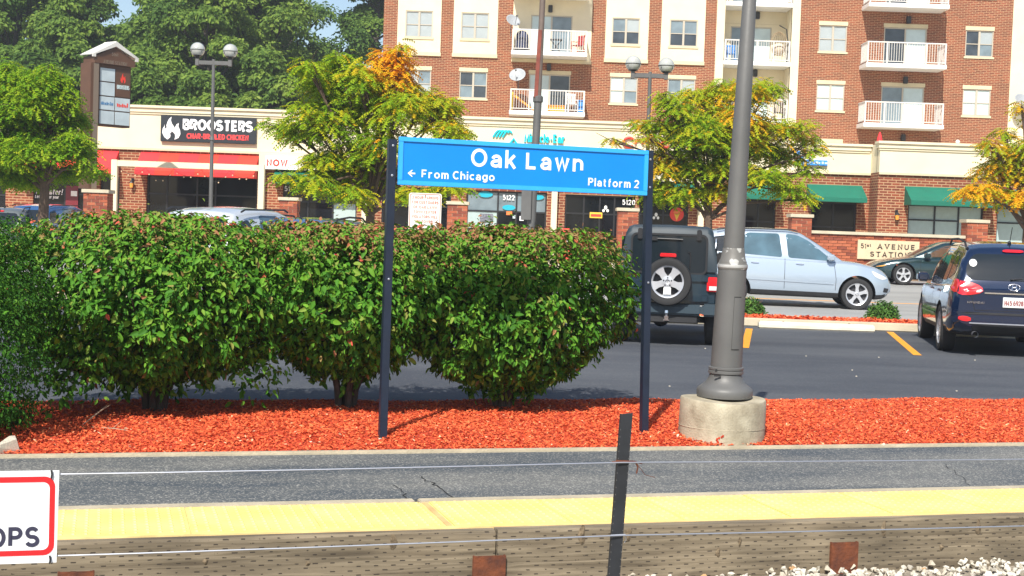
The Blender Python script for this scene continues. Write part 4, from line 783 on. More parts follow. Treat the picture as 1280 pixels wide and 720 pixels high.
for k, (a, b, zt, y) in enumerate(SEG):
    mb = MB(); e0, e1 = (a-.12 if k != 1 else a-.12), b+.12
    if k == 2: e0, e1 = a+.13, b-.0
    if k == 1: e1 = b+.11
    if k == 0: e1 = b-.13
    if k == 3: e0 = a-.10
    mb.box(e0, e1, y-.22, y+.37, zt, zt+.09).box(e0+.03, e1-.03, y-.15, y+.36, zt-.16, zt-.002).box(e0+.06, e1-.06, y-.105, y-.061, zt-.24, zt-.162); mb.build('cornice', m_creamd if False else m_cream, shops)
    MB().box(a, b, y-.095, y-.001, 4.07, 4.15).build('string_course', m_creamd, shops)
MB().quad((-24, .3, 5.0), (30, .3, 5.0), (30, 18.5, 5.0), (-24, 18.5, 5.0)).build('roof', m_kerb, shops, recalc=False)
MB().quad((-24, .25, 0), (-24, 18, 0), (-24, 18, 5.2), (-24, .25, 5.2)).build('side_wall', m_brickR, shops, recalc=False)
def shopwin(x0, x1, z0, z1, y, cols_, rows_, mats, fm=None):
    f = .06; mb = MB(); yy = y+.12; mb.box(x0, x1, yy, yy+.08, z1-f, z1).box(x0, x1, yy, yy+.08, z0, z0+f).box(x0, x0+f, yy, yy+.08, z0+f, z1-f).box(x1-f, x1, yy, yy+.08, z0+f, z1-f)
    xs = [x0+f+(x1-x0-2*f)*c for c in cols_]; zs = [z0+f+(z1-z0-2*f)*c for c in rows_]
    for x in xs[1:-1]: mb.box(x-.03, x+.03, yy+.003, yy+.08, z0+f, z1-f)
    for z in zs[1:-1]: mb.box(x0+f, x1-f, yy+.006, yy+.077, z-.03, z+.03)
    o = mb.build('shop_window', fm or m_black, shops); k = 0
    for i in range(len(xs)-1):
        for j in range(len(zs)-1): MB().box(xs[i]+(.03 if i else 0), xs[i+1]-(.03 if i < len(xs)-2 else 0), yy+.04, yy+.05, zs[j]+(.03 if j else 0), zs[j+1]-(.03 if j < len(zs)-2 else 0)).build('pane', mats[k % len(mats)], o); k += 1
    return o
U = lambda *a: [0, *a, 1]
shopwin(*opens[1][1], 0, U(.17, .45, .62), U(.74), [m_shop]); shopwin(*opens[1][0], 0, U(), U(.7), [m_shop])
shopwin(*opens[0][0], .25, U(.5), U(.7), [m_shop]); cat = shopwin(*opens[0][1], .25, U(.62), U(.75), [m_shop])
shopwin(*opens[1][2], 0, U(.33, .68), U(.76), [m_shop, m_shop, m_shop, m_shop, m_frost, m_shop]); shopwin(*opens[1][3], 0, U(.4), U(.75), [m_shop])
shopwin(*opens[1][4], 0, U(.39, .63), U(.45, .72), [m_frost, m_frost, m_blue, m_shop, m_shop, m_blue, m_shop, m_shop, m_blue]); shopwin(*opens[1][5], 0, U(.26, .5, .72), U(.74), [m_shop]); shopwin(*opens[1][6], 0, U(.5), U(.76), [m_shop])
shopwin(*opens[2][0], .05, U(.5), U(.7), [m_shop]); shopwin(*opens[2][1], .05, U(.5), U(.55), [m_shop])
for k in (0, 1, 2): shopwin(*opens[3][k], -1.2, U(.36, .69), U(.74), [m_frost])
# awnings
def awning(x0, x1, zt, zb, y, mats, n=1, proj=.95):
    for i in range(n):
        a, b = x0+(x1-x0)*i/n, x0+(x1-x0)*(i+1)/n; mb = MB(); mb.prism([(a, y-.005, zt), (a, y-proj, zb+.16), (a, y-proj, zb), (a, y-.005, zb)], (b-a-.002, 0, 0)); mb.build('awning', mats[i % len(mats)], shops)
awning(-14.35, -9.85, 4.0, 3.12, 0, [m_red1, m_red2], 6, .9); awning(-16.2, -15.2, 4.0, 3.12, 0, [m_red1, m_red2], 1, .9); awning(-19.0, -16.5, 3.9, 3.1, .25, [m_red2, m_red1], 3, .9)
awning(-9.2, -5.9, 3.5, 2.98, 0, [m_green], 1, .7); awning(4.7, 6.9, 3.6, 2.95, 0, [m_green], 1, .9)
awning(11.15, 13.25, 3.66, 3.0, .05, [m_green]); awning(8.5, 10.1, 3.66, 3.0, .05, [m_green]); awning(14.55, 17.75, 3.66, 2.96, -1.2, [m_green]); awning(17.95, 21.55, 3.66, 2.96, -1.2, [m_green]); awning(22.2, 26.2, 3.66, 2.96, -1.2, [m_green])
# cream portals in front of two of the shops
def portal(x0, x1, zt, zh, y, label):
    for x in (x0, x1): MB().box(x-.11, x+.11, y-.3, y-.004, 0.3, zh).build('portal_column', m_cream, shops, bevel=.01)
    MB().box(x0-.11, x1+.11, y-.3, y-.004, zh+.002, zt).build('portal_header', m_cream, shops, bevel=.01)
portal(-9.68, -5.72, 4.12, 3.5, -.0, ''); portal(1.5, 7.1, 4.02, 3.55, 0, '')
# stickers, posters, numbers (flat print on the glass)
def sticker(name, px, py, w_, h_, mat, parent=shops, dy=.1, round_=False):
    x, z = RP(px, py, dy); mb = MB()
    if round_: mb.prism([(x+w_/2*math.cos(a), dy, z+h_/2*math.sin(a)) for a in [i*math.pi/10 for i in range(20)]], (0, .008, 0))
    else: mb.box(x-w_/2, x+w_/2, dy, dy+.008, z-h_/2, z+h_/2)
    return mb.build(name, mat, parent)
m_ink = mk('white_ink', (.8, .8, .8), .6); m_teal = mk('teal_print', (.01, .38, .50), .5); m_logo = mk('sticker_red', (.75, .05, .03), .5); m_yel = mk('poster_yellow', (.8, .5, .05), .6); m_oran = mk('poster_orange', (.8, .2, .05), .6); m_grayp = mk('poster_grey', (.25, .26, .3), .7, col2=(.03, .03, .05), vscale=18)
def num(s_, px, py, w_=.55):
    x, z = RP(px, py, .1); text('street_number', s_, x-w_/2, x+w_/2, z-.1, .2, .10, m_ink, shops, bold=.015)
num('5128', 364, 236, .52); num('5122', 636, 247, .46); num('5120', 786, 253, .5)
for px, py, s_ in ((607, 243, .55), (636, 259.5, .50), (672, 246.5, .5)): sticker('oval_sticker', px, py, s_, s_*.42, m_teal, round_=True)
sticker('poster', 636.5, 266.5, .22, .14, m_oran); sticker('poster', 652, 273, .16, .18, m_white); sticker('poster', 642.5, 271, .1, .13, m_pale); sticker('poster', 608, 272, .5, .3, m_grayp); sticker('poster', 745, 269, .48, .22, m_yel); sticker('poster', 745, 269.3, .4, .1, m_logo, dy=.095)
c_ = sticker('round_sticker', 846, 268, .54, .54, m_logo, round_=True); x, z = RP(846, 269, .09); MB().prism([(x-.10, .088, z+.05), (x+.10, .088, z+.05), (x, .088, z-.22)], (0, .006, 0)).build('cone_print', m_yel, c_); MB().prism([(x+.13*math.cos(a), .088, z+.10+.08*math.sin(a)) for a in [i*math.pi/8 for i in range(16)]], (0, .006, 0)).build('swirl_print', m_oran, c_)
for px, py in ((820, 271), (757, 262)): 
    x, z = RP(px, py, .09); mb = MB()
    for a in (0, 2.1, 4.2): mb.prism([(x+.10*math.cos(a+1.57)+.06*math.cos(b), .09, z+.08*math.sin(a+1.57)+.08*math.sin(b)) for b in [i*math.pi/5 for i in range(10)]], (0, .005, 0)) if a == 0 else mb.prism([(x+.09*math.cos(a+1.57)+.05*math.cos(b), .09-a*.001, z+.08*math.sin(a+1.57)+.06*math.sin(b)) for b in [i*math.pi/5 for i in range(10)]], (0, .005, 0))
    mb.build('flower_sticker', m_white, shops)
# catering window print, maroon door
x0, z0 = RP(43, 251, .3); x1, _ = RP(77, 251, .3); text('window_lettering', 'We Cater!', x0, x1, RP(60, 243, .3)[1], .22, .35, m_ink, shops, bold=.02, shear=.2); text('window_lettering', 'Let us cater your', x0, RP(73, 248, .3)[0], RP(60, 248, .3)[1], .13, .35, m_ink, shops, bold=.02, shear=.2)
a, za = RP(82, 232, .3); b, zb = RP(97, 262, .3); MB().box(a, b, .33, .36, .3, za).build('door_panel', mk('maroon_door', (.16, .012, .02), .4), shops); sticker('poster', 92.5, 242, .24, .2, m_white, dy=.31)
for (px, py, y) in ((166, 230, 0), (1120, 270, -1.2)):
    q = P(px, py, YR+y); o = MB().box(q.x-.05, q.x+.05, y-.05, y-.001, q.z-.12, q.z+.22).tube([(q.x, y-.05, q.z+.2), (q.x, y-.17, q.z+.22), (q.x, y-.17, q.z+.14)], .015, 6).lathe([(.02, .15), (.09, .06), (.10, .04)], (q.x, y-.17, q.z), 10).build('wall_lantern', m_black, shops); MB().lathe([(.06, -.14), (.085, .038)], (q.x, y-.17, q.z), 8).build('lantern_glass', m_amber, o)
# ---- shop signs
def sign_at(name, label, x0, x1, z0, z1, y): return thing(name, label, 'sign', ((x0+x1)/2, y, z0)), (x1-x0)/2, z1-z0
x0, z1 = RP(202, 144, -.1); x1, _ = RP(321, 150, -.1); z0 = RP(202, 176.5, -.1)[1]
bs, hw, H_ = sign_at('shop_sign', 'black shop sign with a white flame and white and red lettering', x0, x1, z0, z1, YR-.07)
MB().box(-hw, hw, -.14, -.002, 0, H_).build('panel', mk('sign_black', (.022, .026, .032), .4), bs, bevel=.01); Wd = 2*hw
fx = lambda u: -hw+u*Wd
text('lettering', 'BROOSTERS', fx(.232), fx(.968), .47*H_, .40*H_, -.142, m_ink, bs, T=.25, spacing=.75); text('lettering', 'CHAR-BROILED CHICKEN', fx(.275), fx(.925), .135*H_, .20*H_, -.142, mk('letter_red', (.85, .06, .06), .5), bs, T=.22, spacing=.8)
fl = [(.30, .02), (.12, .12), (.0, .30), (.02, .48), (.10, .58), (.12, .66), (.14, .50), (.20, .47), (.24, .55), (.22, .62), (.28, .78), (.36, .90), (.50, 1.0), (.46, .85), (.52, .70), (.62, .60), (.66, .52), (.72, .58), (.78, .68), (.90, .74), (.88, .60), (.98, .42), (1.0, .26), (.90, .10), (.68, .02), (.72, .14), (.70, .26), (.60, .34), (.50, .38), (.48, .30), (.40, .28), (.46, .22), (.44, .12)]
MB().prism([(fx(.020+.19*u), -.143, H_*(.05+.90*v)) for u, v in fl], (0, -.02, 0)).build('flame_emblem', m_ink, bs)
m_cyan = mk('cyan_letters', (.0, .58, .68), .4)
x0, z0 = RP(655, 182.5, -.1); x1, z1 = RP(706, 184.5, -.1); ms, hw, H_ = sign_at('shop_sign', 'turquoise raised shop lettering with a wave emblem above the blue station sign', x0-1.3, x1, z0, z0+.5, YR-.06)
off = (x0+1.3+x1)/2 if False else None
text('lettering', 'Miracle-Ear', x0-ms.location.x, x1-ms.location.x, .15, .33, -.02, m_cyan, ms, T=.18, extrude=.07)
mb = MB(); lx = RP(616, 178, -.1)[0]-ms.location.x
for k in range(4):
    pts = [(lx+k*.12+.36*u, -.05-.004*k, .18+.38*math.sin(math.pi*min(1, u*.62+.10))) for u in [i/8 for i in range(9)]]; mb.tube(pts, .035, 6)
mb.tube([(lx+.62, -.05, .02), (lx+.80, -.05, .26), (lx+.92, -.05, .05)], .05, 6); mb.build('wave_emblem', m_cyan, ms)
x0, z0 = RP(777, 183, -.1); x1, _ = RP(866, 187, -.1); cs, hw, H_ = sign_at('shop_sign', 'red rounded shop lettering half hidden in the tree by the sign', x0, x1, z0, z0+.45, YR-.06)
for k, (u, rr) in enumerate(((.10, .20), (.24, .13), (.62, .15))):
    n = 16; c = fxx = -hw+u*2*hw; a0, a1 = (.7, 5.6) if k % 2 == 0 else (-.2, 3.5); MB().tube([(c+rr*math.cos(a), -.06, .16+rr*.9*math.sin(a)) for a in [a0+(a1-a0)*i/n for i in range(n+1)]], .055, 6).build('letter_shape', m_logo, cs)
MB().prism([(hw*.72+.28*math.cos(a), -.04, .08+.2*math.sin(a)) for a in [i*math.pi/9 for i in range(18)]], (0, -.05, 0)).build('oval_shape', m_white, cs)
x0, z0 = RP(996, 206, -.05); x1, z1 = RP(1034, 199.5, -.05); ds, hw, H_ = sign_at('shop_sign', 'narrow blue shop sign strip right of the grey lamp post on the cream parapet', x0, x1, z0, z1, YR-.02)
MB().box(-hw, hw, -.12, -.002, 0, .20).build('strip', mk('strip_blue', (.03, .27, .75), .5), ds, bevel=.01); mb = MB()
for i in range(9): mb.box(-hw+.12+i*.115, -hw+.12+i*.115+.06+.02*(i % 3), -.128, -.1205, .06, .13+.02*(i % 2))
mb.build('illegible_lettering', m_pale, ds)
for k, (u, v, mt) in enumerate(((-.55, .42, m_logo), (-.9, .36, m_bluepl), (-.25, .36, m_orangep), (-.7, .2, m_bluepl), (.0, .3, m_logo))): MB().lathe([(.07, -.07), (.07, -.0)], (u*hw, 0, .1+v), 12, axis='y').build('dot', mt, ds)
x0, z0 = RP(331, 211, -.4); x1, z1 = RP(372, 196, -.4); ns_, hw, H_ = sign_at('banner', 'white banner with red word NOW hung beside the red awning', x0, x1, z0, z1, YR-.302)
MB().box(-hw, hw, -.02, -.002, 0, H_).build('cloth', m_white, ns_); text('lettering', 'NOW', -hw+.05, -hw+.85, .12, .25, -.022, m_logo, ns_, T=.24)
# patio frame with string lights
py_ = 51.6
pf = thing('patio_frame', 'cream post and beam patio frame with string lights before the red awning', 'frame', (P(143, 235, py_).x, py_, .4)); ox, oz_ = pf.location.x, pf.location.z; xr = P(327, 220, py_).x-ox; zb0 = P(143, 207, py_).z-oz_
for x in (0, xr): MB().box(x-.11, x+.11, -.1, .1, 0, zb0+.22).build('post', m_cream, pf, bevel=.01)
MB().box(.112, xr-.112, -.09, .09, zb0-.02, zb0+.20).build('beam', m_cream, pf, bevel=.01)
pts = []; mb = MB(); bl = MB(); nb = 5
for k in range(nb):
    a, b = .15+(xr-.3)*k/nb, .15+(xr-.3)*(k+1)/nb; seg = [(a+(b-a)*i/8, -.12, zb0-.04-.42*(1-(2*i/8-1)**2)*(1 if k % 2 else .6)) for i in range(9)]; mb.tube(seg, .008, 4)
    for i in (1, 3, 5, 7): bl.ball((seg[i][0], seg[i][1], seg[i][2]-.06), .026, 7, 5)
mb.build('cable', m_black, pf); bl.build('light_bulbs', mk('bulb', (.75, .55, .35), .3), pf, kind='stuff')
# ---- low brick piers, monument wall, all with single bricks
m_brk = [mk('pier_brick', c, .85, var=.15, vscale=8, bump=.4) for c in ((.36, .09, .04), (.28, .07, .032), (.42, .12, .055), (.22, .055, .03))]; m_mort = mk('mortar', (.50, .36, .24), .95)
_bm = {}
def brick_mesh(w_, h_, d_, k):
    key = (round(w_, 3), round(h_, 3), round(d_, 3), k)
    if key not in _bm: _bm[key] = MB().box(-w_/2, w_/2, -d_/2, d_/2, -h_/2, h_/2).mesh('brick', m_brk[k])
    return _bm[key]
def put_brick(parent, x, y, z, w_, h_, d_):
    o = bpy.data.objects.new('brick', brick_mesh(w_, h_, d_, random.randrange(4))); COL.objects.link(o); o.parent = parent; o.location = (x, y+random.uniform(-.003, .003), z)
def pier(root, x0, x1, d, z1, nlive=8, bh=.102):
    """brick pier x0..x1, y 0..d, top z1: single bricks in the upper courses, joined below"""
    MB().box(x0+.012, x1-.012, .012, d-.012, 0, z1-.002).build('mortar_core', m_mort, root); n = int(z1/bh); low = MB(); m = max(2, round((x1-x0)/.3)); bw = (x1-x0)/m; k2 = max(2, round(d/.3)); bd = d/k2
    for c in range(n):
        z = z1-bh*(c+.5); sh = (c % 2)*.5
        runs = [(x0+bw*(i-sh), x0+bw*(i+1-sh)) for i in range(m+1)]
        for a, b in runs:
            a, b = max(a, x0), min(b, x1)
            if b-a < .04: continue
            for yy in (.045, d-.045):
                if c < nlive and yy < .1: put_brick(root, (a+b)/2, yy, z, b-a-.014, bh-.013, .09)
                else: low.cur = 0; low.box(a+.007, b-.007, yy-.045, yy+.045, z-bh/2+.006, z+bh/2-.007)
        for i in range(k2):
            a, b = max(.091, bd*i), min(d-.091, bd*(i+1))
            for xx in (x0+.045, x1-.045): low.box(xx-.045, xx+.045, a+.007, b-.007, z-bh/2+.006, z+bh/2-.007)
    low.build('brickwork', m_brk[0], root, kind='stuff')
def brick_pier(label, x0, x1, z1, y, g=.27):
    o = thing('brick_pier', label, 'brick pier', ((x0+x1)/2, y, g), 0, 'low brick piers before the shops'); hw = (x1-x0)/2; pier(o, -hw, hw, .68, z1-g-.12); MB().box(-hw-.05, hw+.05, -.05, .73, z1-g-.119, z1-g).build('cap', m_kerb, o, bevel=.012); return o
brick_pier('brick pier with stone cap below the orange topped tree', -8.23, -7.60, 2.40, 49.0); brick_pier('brick pier with stone cap right of the white parking sign', -2.36, -1.65, 2.46, 49.0); brick_pier('brick pier with stone cap just right of the blue sign under number 5120', 3.62, 4.31, 2.44, 49.0)
mw = thing('monument_wall', 'low brick wall with stone cap and cream plaque between two piers', 'wall', (12.77, 47.8, .27)); X0, X1 = 10.13-12.77, 15.40-12.77; zc_ = 1.50
MB().box(X0, X1, .11, .42, 0, zc_).build('mortar_core', m_mort, mw); low = MB(); nlive = 0
for c in range(int(zc_/.102)):
    z = zc_-.102*(c+.5); n = 17; bw = (X1-X0)/n; sh = (c % 2)*.5
    for i in range(n+1):
        a, b = max(X0, X0+bw*(i-sh)), min(X1, X0+bw*(i+1-sh))
        if b-a < .05: continue
        if c < 9: put_brick(mw, (a+b)/2, .085, z, b-a-.014, .089, .07)
        else: low.box(a+.007, b-.007, .05, .12, z-.045, z+.044)
low.build('brickwork', m_brk[1], mw, kind='stuff'); MB().box(X0, X1, -.02, .5, zc_+.001, zc_+.11).build('cap', m_kerb, mw, bevel=.012)
for a, b, zt in ((9.43, 10.125, 2.42), (15.405, 16.12, 2.44)): brick_pier('brick pier with stone cap at the %s end of the low plaque wall' % ('left' if a < 12 else 'right'), a, b, zt, 47.7)
pl = thing('plaque', 'cream plaque reading 51st AVENUE STATION on the low brick wall', 'sign', (12.785, 47.83, 1.0)); MB().box(-1.05, 1.05, -.06, .01, -.04, .62).build('panel', mk('plaque_stone', (.66, .52, .34), .8, var=.05), pl, bevel=.006)
m_let = mk('plaque_letters', (.03, .02, .018), .5); text('lettering', '51', -.95, -.77, .33, .17, -.0605, m_let, pl, T=.14, extrude=.012); text('lettering', 'st', -.74, -.60, .39, .10, -.0605, m_let, pl, bold=.04, extrude=.012); text('lettering', 'AVENUE', -.38, .90, .33, .17, -.0605, m_let, pl, T=.18, serif=True, extrude=.012, spacing=1.5); text('lettering', 'STATION', -.62, .70, .06, .17, -.0605, m_let, pl, T=.18, serif=True, extrude=.012, spacing=1.5)
# umbrella and pale figure-like object on the terrace roof
q = P(1099, 186, 60); o = thing('closed_umbrella', 'small red closed umbrella on the terrace above the cream parapet', 'umbrella', (q.x, 60, 5.0)); MB().tube([(0, 0, 0), (0, 0, .5)], .02, 6).build('pole', m_white, o); MB().lathe([(.03, 1.2), (.09, 1.0), (.16, .62), (.13, .35), (.02, .33)], n=12).build('canopy', m_red1, o, smooth=True)
q = P(1199, 186, 60); o = thing('garden_ornament', 'small white ornament on the terrace behind the cream parapet at right', 'ornament', (q.x, 60, 5.0)); MB().lathe([(.10, 0), (.12, .1), (.05, .3), (.10, .52), (.13, .68), (.06, .8)], n=10).build('body', m_white, o, smooth=True); MB().ball((-.08, 0, .9), .09).build('head', m_white, o, smooth=True)
q = P(11, 262, 47); o = thing('road_barrel', 'orange and white traffic cone at the left edge under the tree', 'traffic cone', (q.x, 47, .27)); MB().lathe([(.34, 0.06), (.10, 1.35), (.06, 1.45)], n=16).build('cone', mk('cone_orange', (.85, .16, .02), .5), o); MB().lathe([(.245, .55), (.19, .88)], n=16, closed=False).build('reflective_band', m_white, o).scale = (1.03, 1.03, 1); MB().box(-.35, .35, -.35, .35, 0, .06).build('base', m_black, o)
q = P(768, 262, 49); q = P(708, 281, 50); o = thing('folding_board', 'small red and white board on the pavement beside the cream column', 'board', (q.x, 50, .4)); 
for s_ in (-1, 1): MB().prism([(-.24, .22*s_, 0), (.24, .22*s_, 0), (.12, .03*s_, 1.25), (-.12, .03*s_, 1.25)], (0, .02*s_, 0)).build('panel', m_logo, o)
MB().box(-.06, .06, -.17, -.15, .7, .95).build('print', m_white, o)
# ================================================================== SIGNS, POSTS, LAMPS
# station name sign
pl_ = G(478, 550, .04); pr_ = G(805, 543, .04); d_ = pr_-pl_; d_.z = 0; SL = d_.length; sa = math.atan2(d_.y, d_.x)
mid = (pl_+pr_)/2; sg = thing('station_sign', 'blue station name sign reading Oak Lawn on two navy posts', 'sign', (mid.x, mid.y, .03), sa)
hs = SL/2; 
def sloc(px, py):                                # pixel to the sign's own plane
    g = ray(px, py); nn = Vector((-math.sin(sa), math.cos(sa), 0)); k = (mid-Vector((0, 0, HC))).dot(nn)/g.dot(nn); q = Vector((0, 0, HC))+g*k-Vector((mid.x, mid.y, .03)); return q.x*math.cos(sa)+q.y*math.sin(sa), q.z
tl, tr, bl_, br_ = sloc(497, 172.5), sloc(808, 187), sloc(497, 234.5), sloc(806, 241.5); PX0, PX1 = tl[0], tr[0]; PZ0, PZ1 = (bl_[1]+br_[1])/2, (tl[1]+tr[1])/2
ptl, ptr = sloc(491.5, 174), sloc(810, 188)
for xb, xt, zt in ((-hs, ptl[0]-.008, ptl[1]), (hs, ptr[0]+.008, ptr[1])):
    o_ = .030; prof = [(-o_, -.03), (o_, -.03), (o_, .03), (o_-.012, .03), (o_-.012, -.018), (-o_+.012, -.018), (-o_+.012, .03), (-o_, .03)]
    mb = MB(); n = len(prof); vs_ = [(xb+a, b, -.1) for a, b in prof]+[(xt+a, b, zt) for a, b in prof]; mb.add(vs_, [tuple(range(n-1, -1, -1)), tuple(range(n, 2*n))]+[(i, (i+1) % n, n+(i+1) % n, n+i) for i in range(n)])
    p_ = mb.build('post', m_navy, sg, bevel=.003)
    for zz in (PZ0+.07, PZ1-.07, .9*zt*.6): 
        f = zz/zt; MB().lathe([(.009, -.030), (.009, -.036), (.004, -.038)], (xb+(xt-xb)*f, 0, zz), 8, axis='y').build('bolt', m_steel, p_)
RW = .036
fr_ = MB().box(PX0, PX1, -.052, -.026, PZ1-RW, PZ1).box(PX0, PX1, -.052, -.026, PZ0, PZ0+RW).box(PX0, PX0+RW, -.052, -.026, PZ0+RW, PZ1-RW).box(PX1-RW, PX1, -.052, -.026, PZ0+RW, PZ1-RW); fr_.build('frame', m_signrim, sg, bevel=.003)
MB().box(PX0+RW, PX1-RW, -.040, -.030, PZ0+RW, PZ1-RW).build('panel', m_signblue, sg)
def sx_(px): return sloc(px, 205)[0]
zz = lambda f: PZ0+f*(PZ1-PZ0)
text('lettering', 'Oak Lawn', sx_(586.5), sx_(726.5), zz(.455), (PZ1-PZ0)*.385, -.0405, m_signwh, sg, T=.172, extrude=.002, spacing=1.1)
text('lettering', 'From Chicago', sx_(525.5), sx_(616.5), zz(.165), (PZ1-PZ0)*.175, -.0405, m_signwh, sg, T=.175, extrude=.002, spacing=1.1)
text('lettering', 'Platform 2', sx_(733.5), sx_(797), zz(.155), (PZ1-PZ0)*.18, -.0405, m_signwh, sg, T=.175, extrude=.002, spacing=1.1)
ax_, az_ = sx_(508), zz(.25); bx_ = sx_(517.5); h_ = .026
MB().prism([(ax_, -.0405, az_), (ax_+.032, -.0405, az_+h_), (ax_+.042, -.0405, az_+h_), (ax_+.024, -.0405, az_+.006), (bx_, -.0405, az_+.006), (bx_, -.0405, az_-.006), (ax_+.024, -.0405, az_-.006), (ax_+.042, -.0405, az_-h_), (ax_+.032, -.0405, az_-h_)], (0, -.002, 0)).build('arrow', m_signwh, sg)
m_seam_ = mk('gap_dark', (.012, .012, .012), .8)
# footing and lamp post
FY = 11.57; g = P(902.5, 520, FY); fxx = g.x; ft = thing('concrete_footing', 'round weathered concrete footing under the grey lamp post', 'footing', (fxx, FY, 0)); ft.scale = (.962, .962, 1.10); mb = MB(); n = 40; prof = [(.372, -.1), (.371, .10), (.369, .24), (.367, .312), (.360, .324), (.25, .327), (.02, .326)]; vs_ = []
for r_, h in prof:
    for j in range(n):
        a = 6.28318*j/n; k = 1+.008*math.sin(3*a+h*6)+random.gauss(0, .002); vs_.append((r_*k*math.cos(a), r_*k*math.sin(a), h+.008*math.sin(2*a+1)))
m_foot = mk('footing_concrete', (.47, .42, .31), .95, col2=(.27, .23, .16), vscale=7, bump=.35, bscale=60)
mb.add(vs_, [(i*n+j, i*n+(j+1) % n, (i+1)*n+(j+1) % n, (i+1)*n+j) for i in range(len(prof)-1) for j in range(n)]+[tuple((len(prof)-1)*n+j for j in range(n))]); mb.build('block', m_foot, ft, smooth=True)
MB().lathe([(.3725, .12), (.3735, .123), (.3725, .126)], n=40, closed=False).build('form_seam', m_conc, ft)
st2 = MB()
for i in range(9): 
    a = -1.85+.016*i+.04*math.sin(i); st2.ball((.372*math.cos(a), .372*math.sin(a), .02+.008*i), .010, 6, 4)
st2.build('rust_stain', m_mulchb, ft)
lp = thing('lamp_post', 'tall grey lamp post with flared base on the round concrete footing', 'lamp post', (P(905.5, 492, FY).x, FY, .372)); lp.scale = (.964, .964, .964); top = P(939.5, -40, FY); lx = (top.x-lp.location.x)/.964; lz = (top.z-.372)/.964
def pole_pt(z): return (lx*z/lz, 0, z)
def plathe(mb, prof, n=32):
    vs_ = [Vector(pole_pt(h))+Vector((r*math.cos(6.28318*j/n), r*math.sin(6.28318*j/n), 0)) for r, h in prof for j in range(n)]; k = len(prof); return mb.add(vs_, [(i*n+j, i*n+(j+1) % n, (i+1)*n+(j+1) % n, (i+1)*n+j) for i in range(k-1) for j in range(n)]+[tuple(range(n-1, -1, -1)), tuple((k-1)*n+j for j in range(n))])
plathe(MB(), [(.235, 0), (.24, .02), (.24, .055), (.232, .075), (.205, .095), (.178, .115), (.155, .145), (.142, .175), (.139, .195)]).build('base_flange', m_pole, lp, smooth=True)
plathe(MB(), [(.139, .196), (.150, .204), (.150, .224), (.143, .230), (.150, .238), (.150, .254), (.137, .262)]).build('ring_collar', m_pole, lp, smooth=True)
plathe(MB(), [(.134, .263), (.132, .45), (.122, 1.095)]).build('lower_shaft', m_pole, lp, smooth=True)
m_peel = mk('peeled_paint', (.14, .135, .125), .5, col2=(.40, .40, .385), vscale=11)
e_ = m_peel.node_tree.nodes['Color Ramp'].color_ramp.elements; e_[0].position = .53; e_[1].position = .57
plathe(MB(), [(.124, 1.096), (.128, 1.11), (.128, 1.14), (.120, 1.15), (.120, 1.158), (.106, 1.19), (.098, 1.24), (.090, 1.28)]).build('joint_collar', m_peel, lp, smooth=True)
plathe(MB(), [(.128, 1.113), (.1295, 1.118), (.1295, 1.134), (.128, 1.138)]).build('collar_band', mk('bare_band', (.36, .36, .35), .5, var=.25), lp, smooth=True)
plathe(MB(), [(.088, 1.281), (.078, 2.0), (.054, lz), (.045, lz+.02)]).build('upper_shaft', m_pole, lp, smooth=True)
for z0_, z1_, a0_, a1_, dr, mt, nm in ((.412, .868, -1.475, -.92, .0008, m_seam_, 'door_gap'), (.42, .86, -1.46, -.935, .003, m_pole, 'access_door')):
    vs_ = [Vector(pole_pt(z))+Vector(((.1355-.0166*(z-.263)+dr)*math.cos(a0_+(a1_-a0_)*i/8), (.1355-.0166*(z-.263)+dr)*math.sin(a0_+(a1_-a0_)*i/8), 0)) for z in (z0_, z1_) for i in range(9)]; MB().add(vs_, [(i, i+1, 10+i, 9+i) for i in range(8)]).build(nm, mt, lp, recalc=False)
vs_ = []
for z in ():
    for i in range(7):
        a = -1.75+.085*i+.30; r = .1355-.0166*(z-.263)+.001; vs_.append(Vector(pole_pt(z))+Vector((r*math.cos(a), r*math.sin(a), 0)))
MB().lathe([(.012, 0), (.012, .006)], tuple(Vector(pole_pt(.235))+Vector((-.10, -.117, 0))), 8, axis='y').box(-.115, -.06, -.15, -.138, .185, .197).build('bolt', m_black, lp)
# centre fence: steel post, two wires, warning sign
fa = math.atan2(EX.y, EX.x); fb, ftp = P(764, 722, 5.37), P(783, 516, 5.37); fp = thing('fence_post', 'leaning black steel fence post between the tracks in the foreground', 'fence post', (fb.x-.02, 5.37, -.40), fa-.12)
dz = ftp.z+.40; dx_ = (ftp.x-fb.x)*1.35+.0; prof = [(-.0255, -.004), (-.023, -.016), (.023, -.016), (.0255, -.004), (.0225, -.004), (.020, -.012), (-.020, -.012), (-.0225, -.004)]
n = len(prof); x_b = -.004; x_t = ftp.x-(fb.x-.02); MB().add([(x_b+a, b, 0) for a, b in prof]+[(x_t+a, b, dz+.004*(a > 0)-.004) for a, b in prof], [tuple(range(n-1, -1, -1)), tuple(range(n, 2*n))]+[(i, (i+1) % n, n+(i+1) % n, n+i) for i in range(n)]).build('channel', mk('post_black', (.016, .018, .022), .5, var=.25, vscale=12), fp)
hb = MB()
for i in range(30):
    z = .55+i*.028; x = x_b+(x_t-x_b)*z/dz
    for s_ in (-1, 1): hb.box(x+s_*.0205-.0013, x+s_*.0205+.0013, -.0172, -.0155, z, z+.004)
hb.build('edge_teeth', m_pole, fp, kind='stuff')
def wire(z, label):
    pts = []
    s0, t0 = P(775, 577, 5.37).dot(EX), P(775, 577, 5.37).dot(EN)-.02
    for i in range(41):
        s_ = s0-12+i*.6; dz_ = -.012*math.sin(math.pi*((s_-s0) % 4)/4); q = W(s_, t0, z+dz_); pts.append(q)
    tag(MB().tube(pts, .0028, 6).build('fence_wire', m_steel, smooth=True), label, 'wire', 'wires of the fence between the tracks')
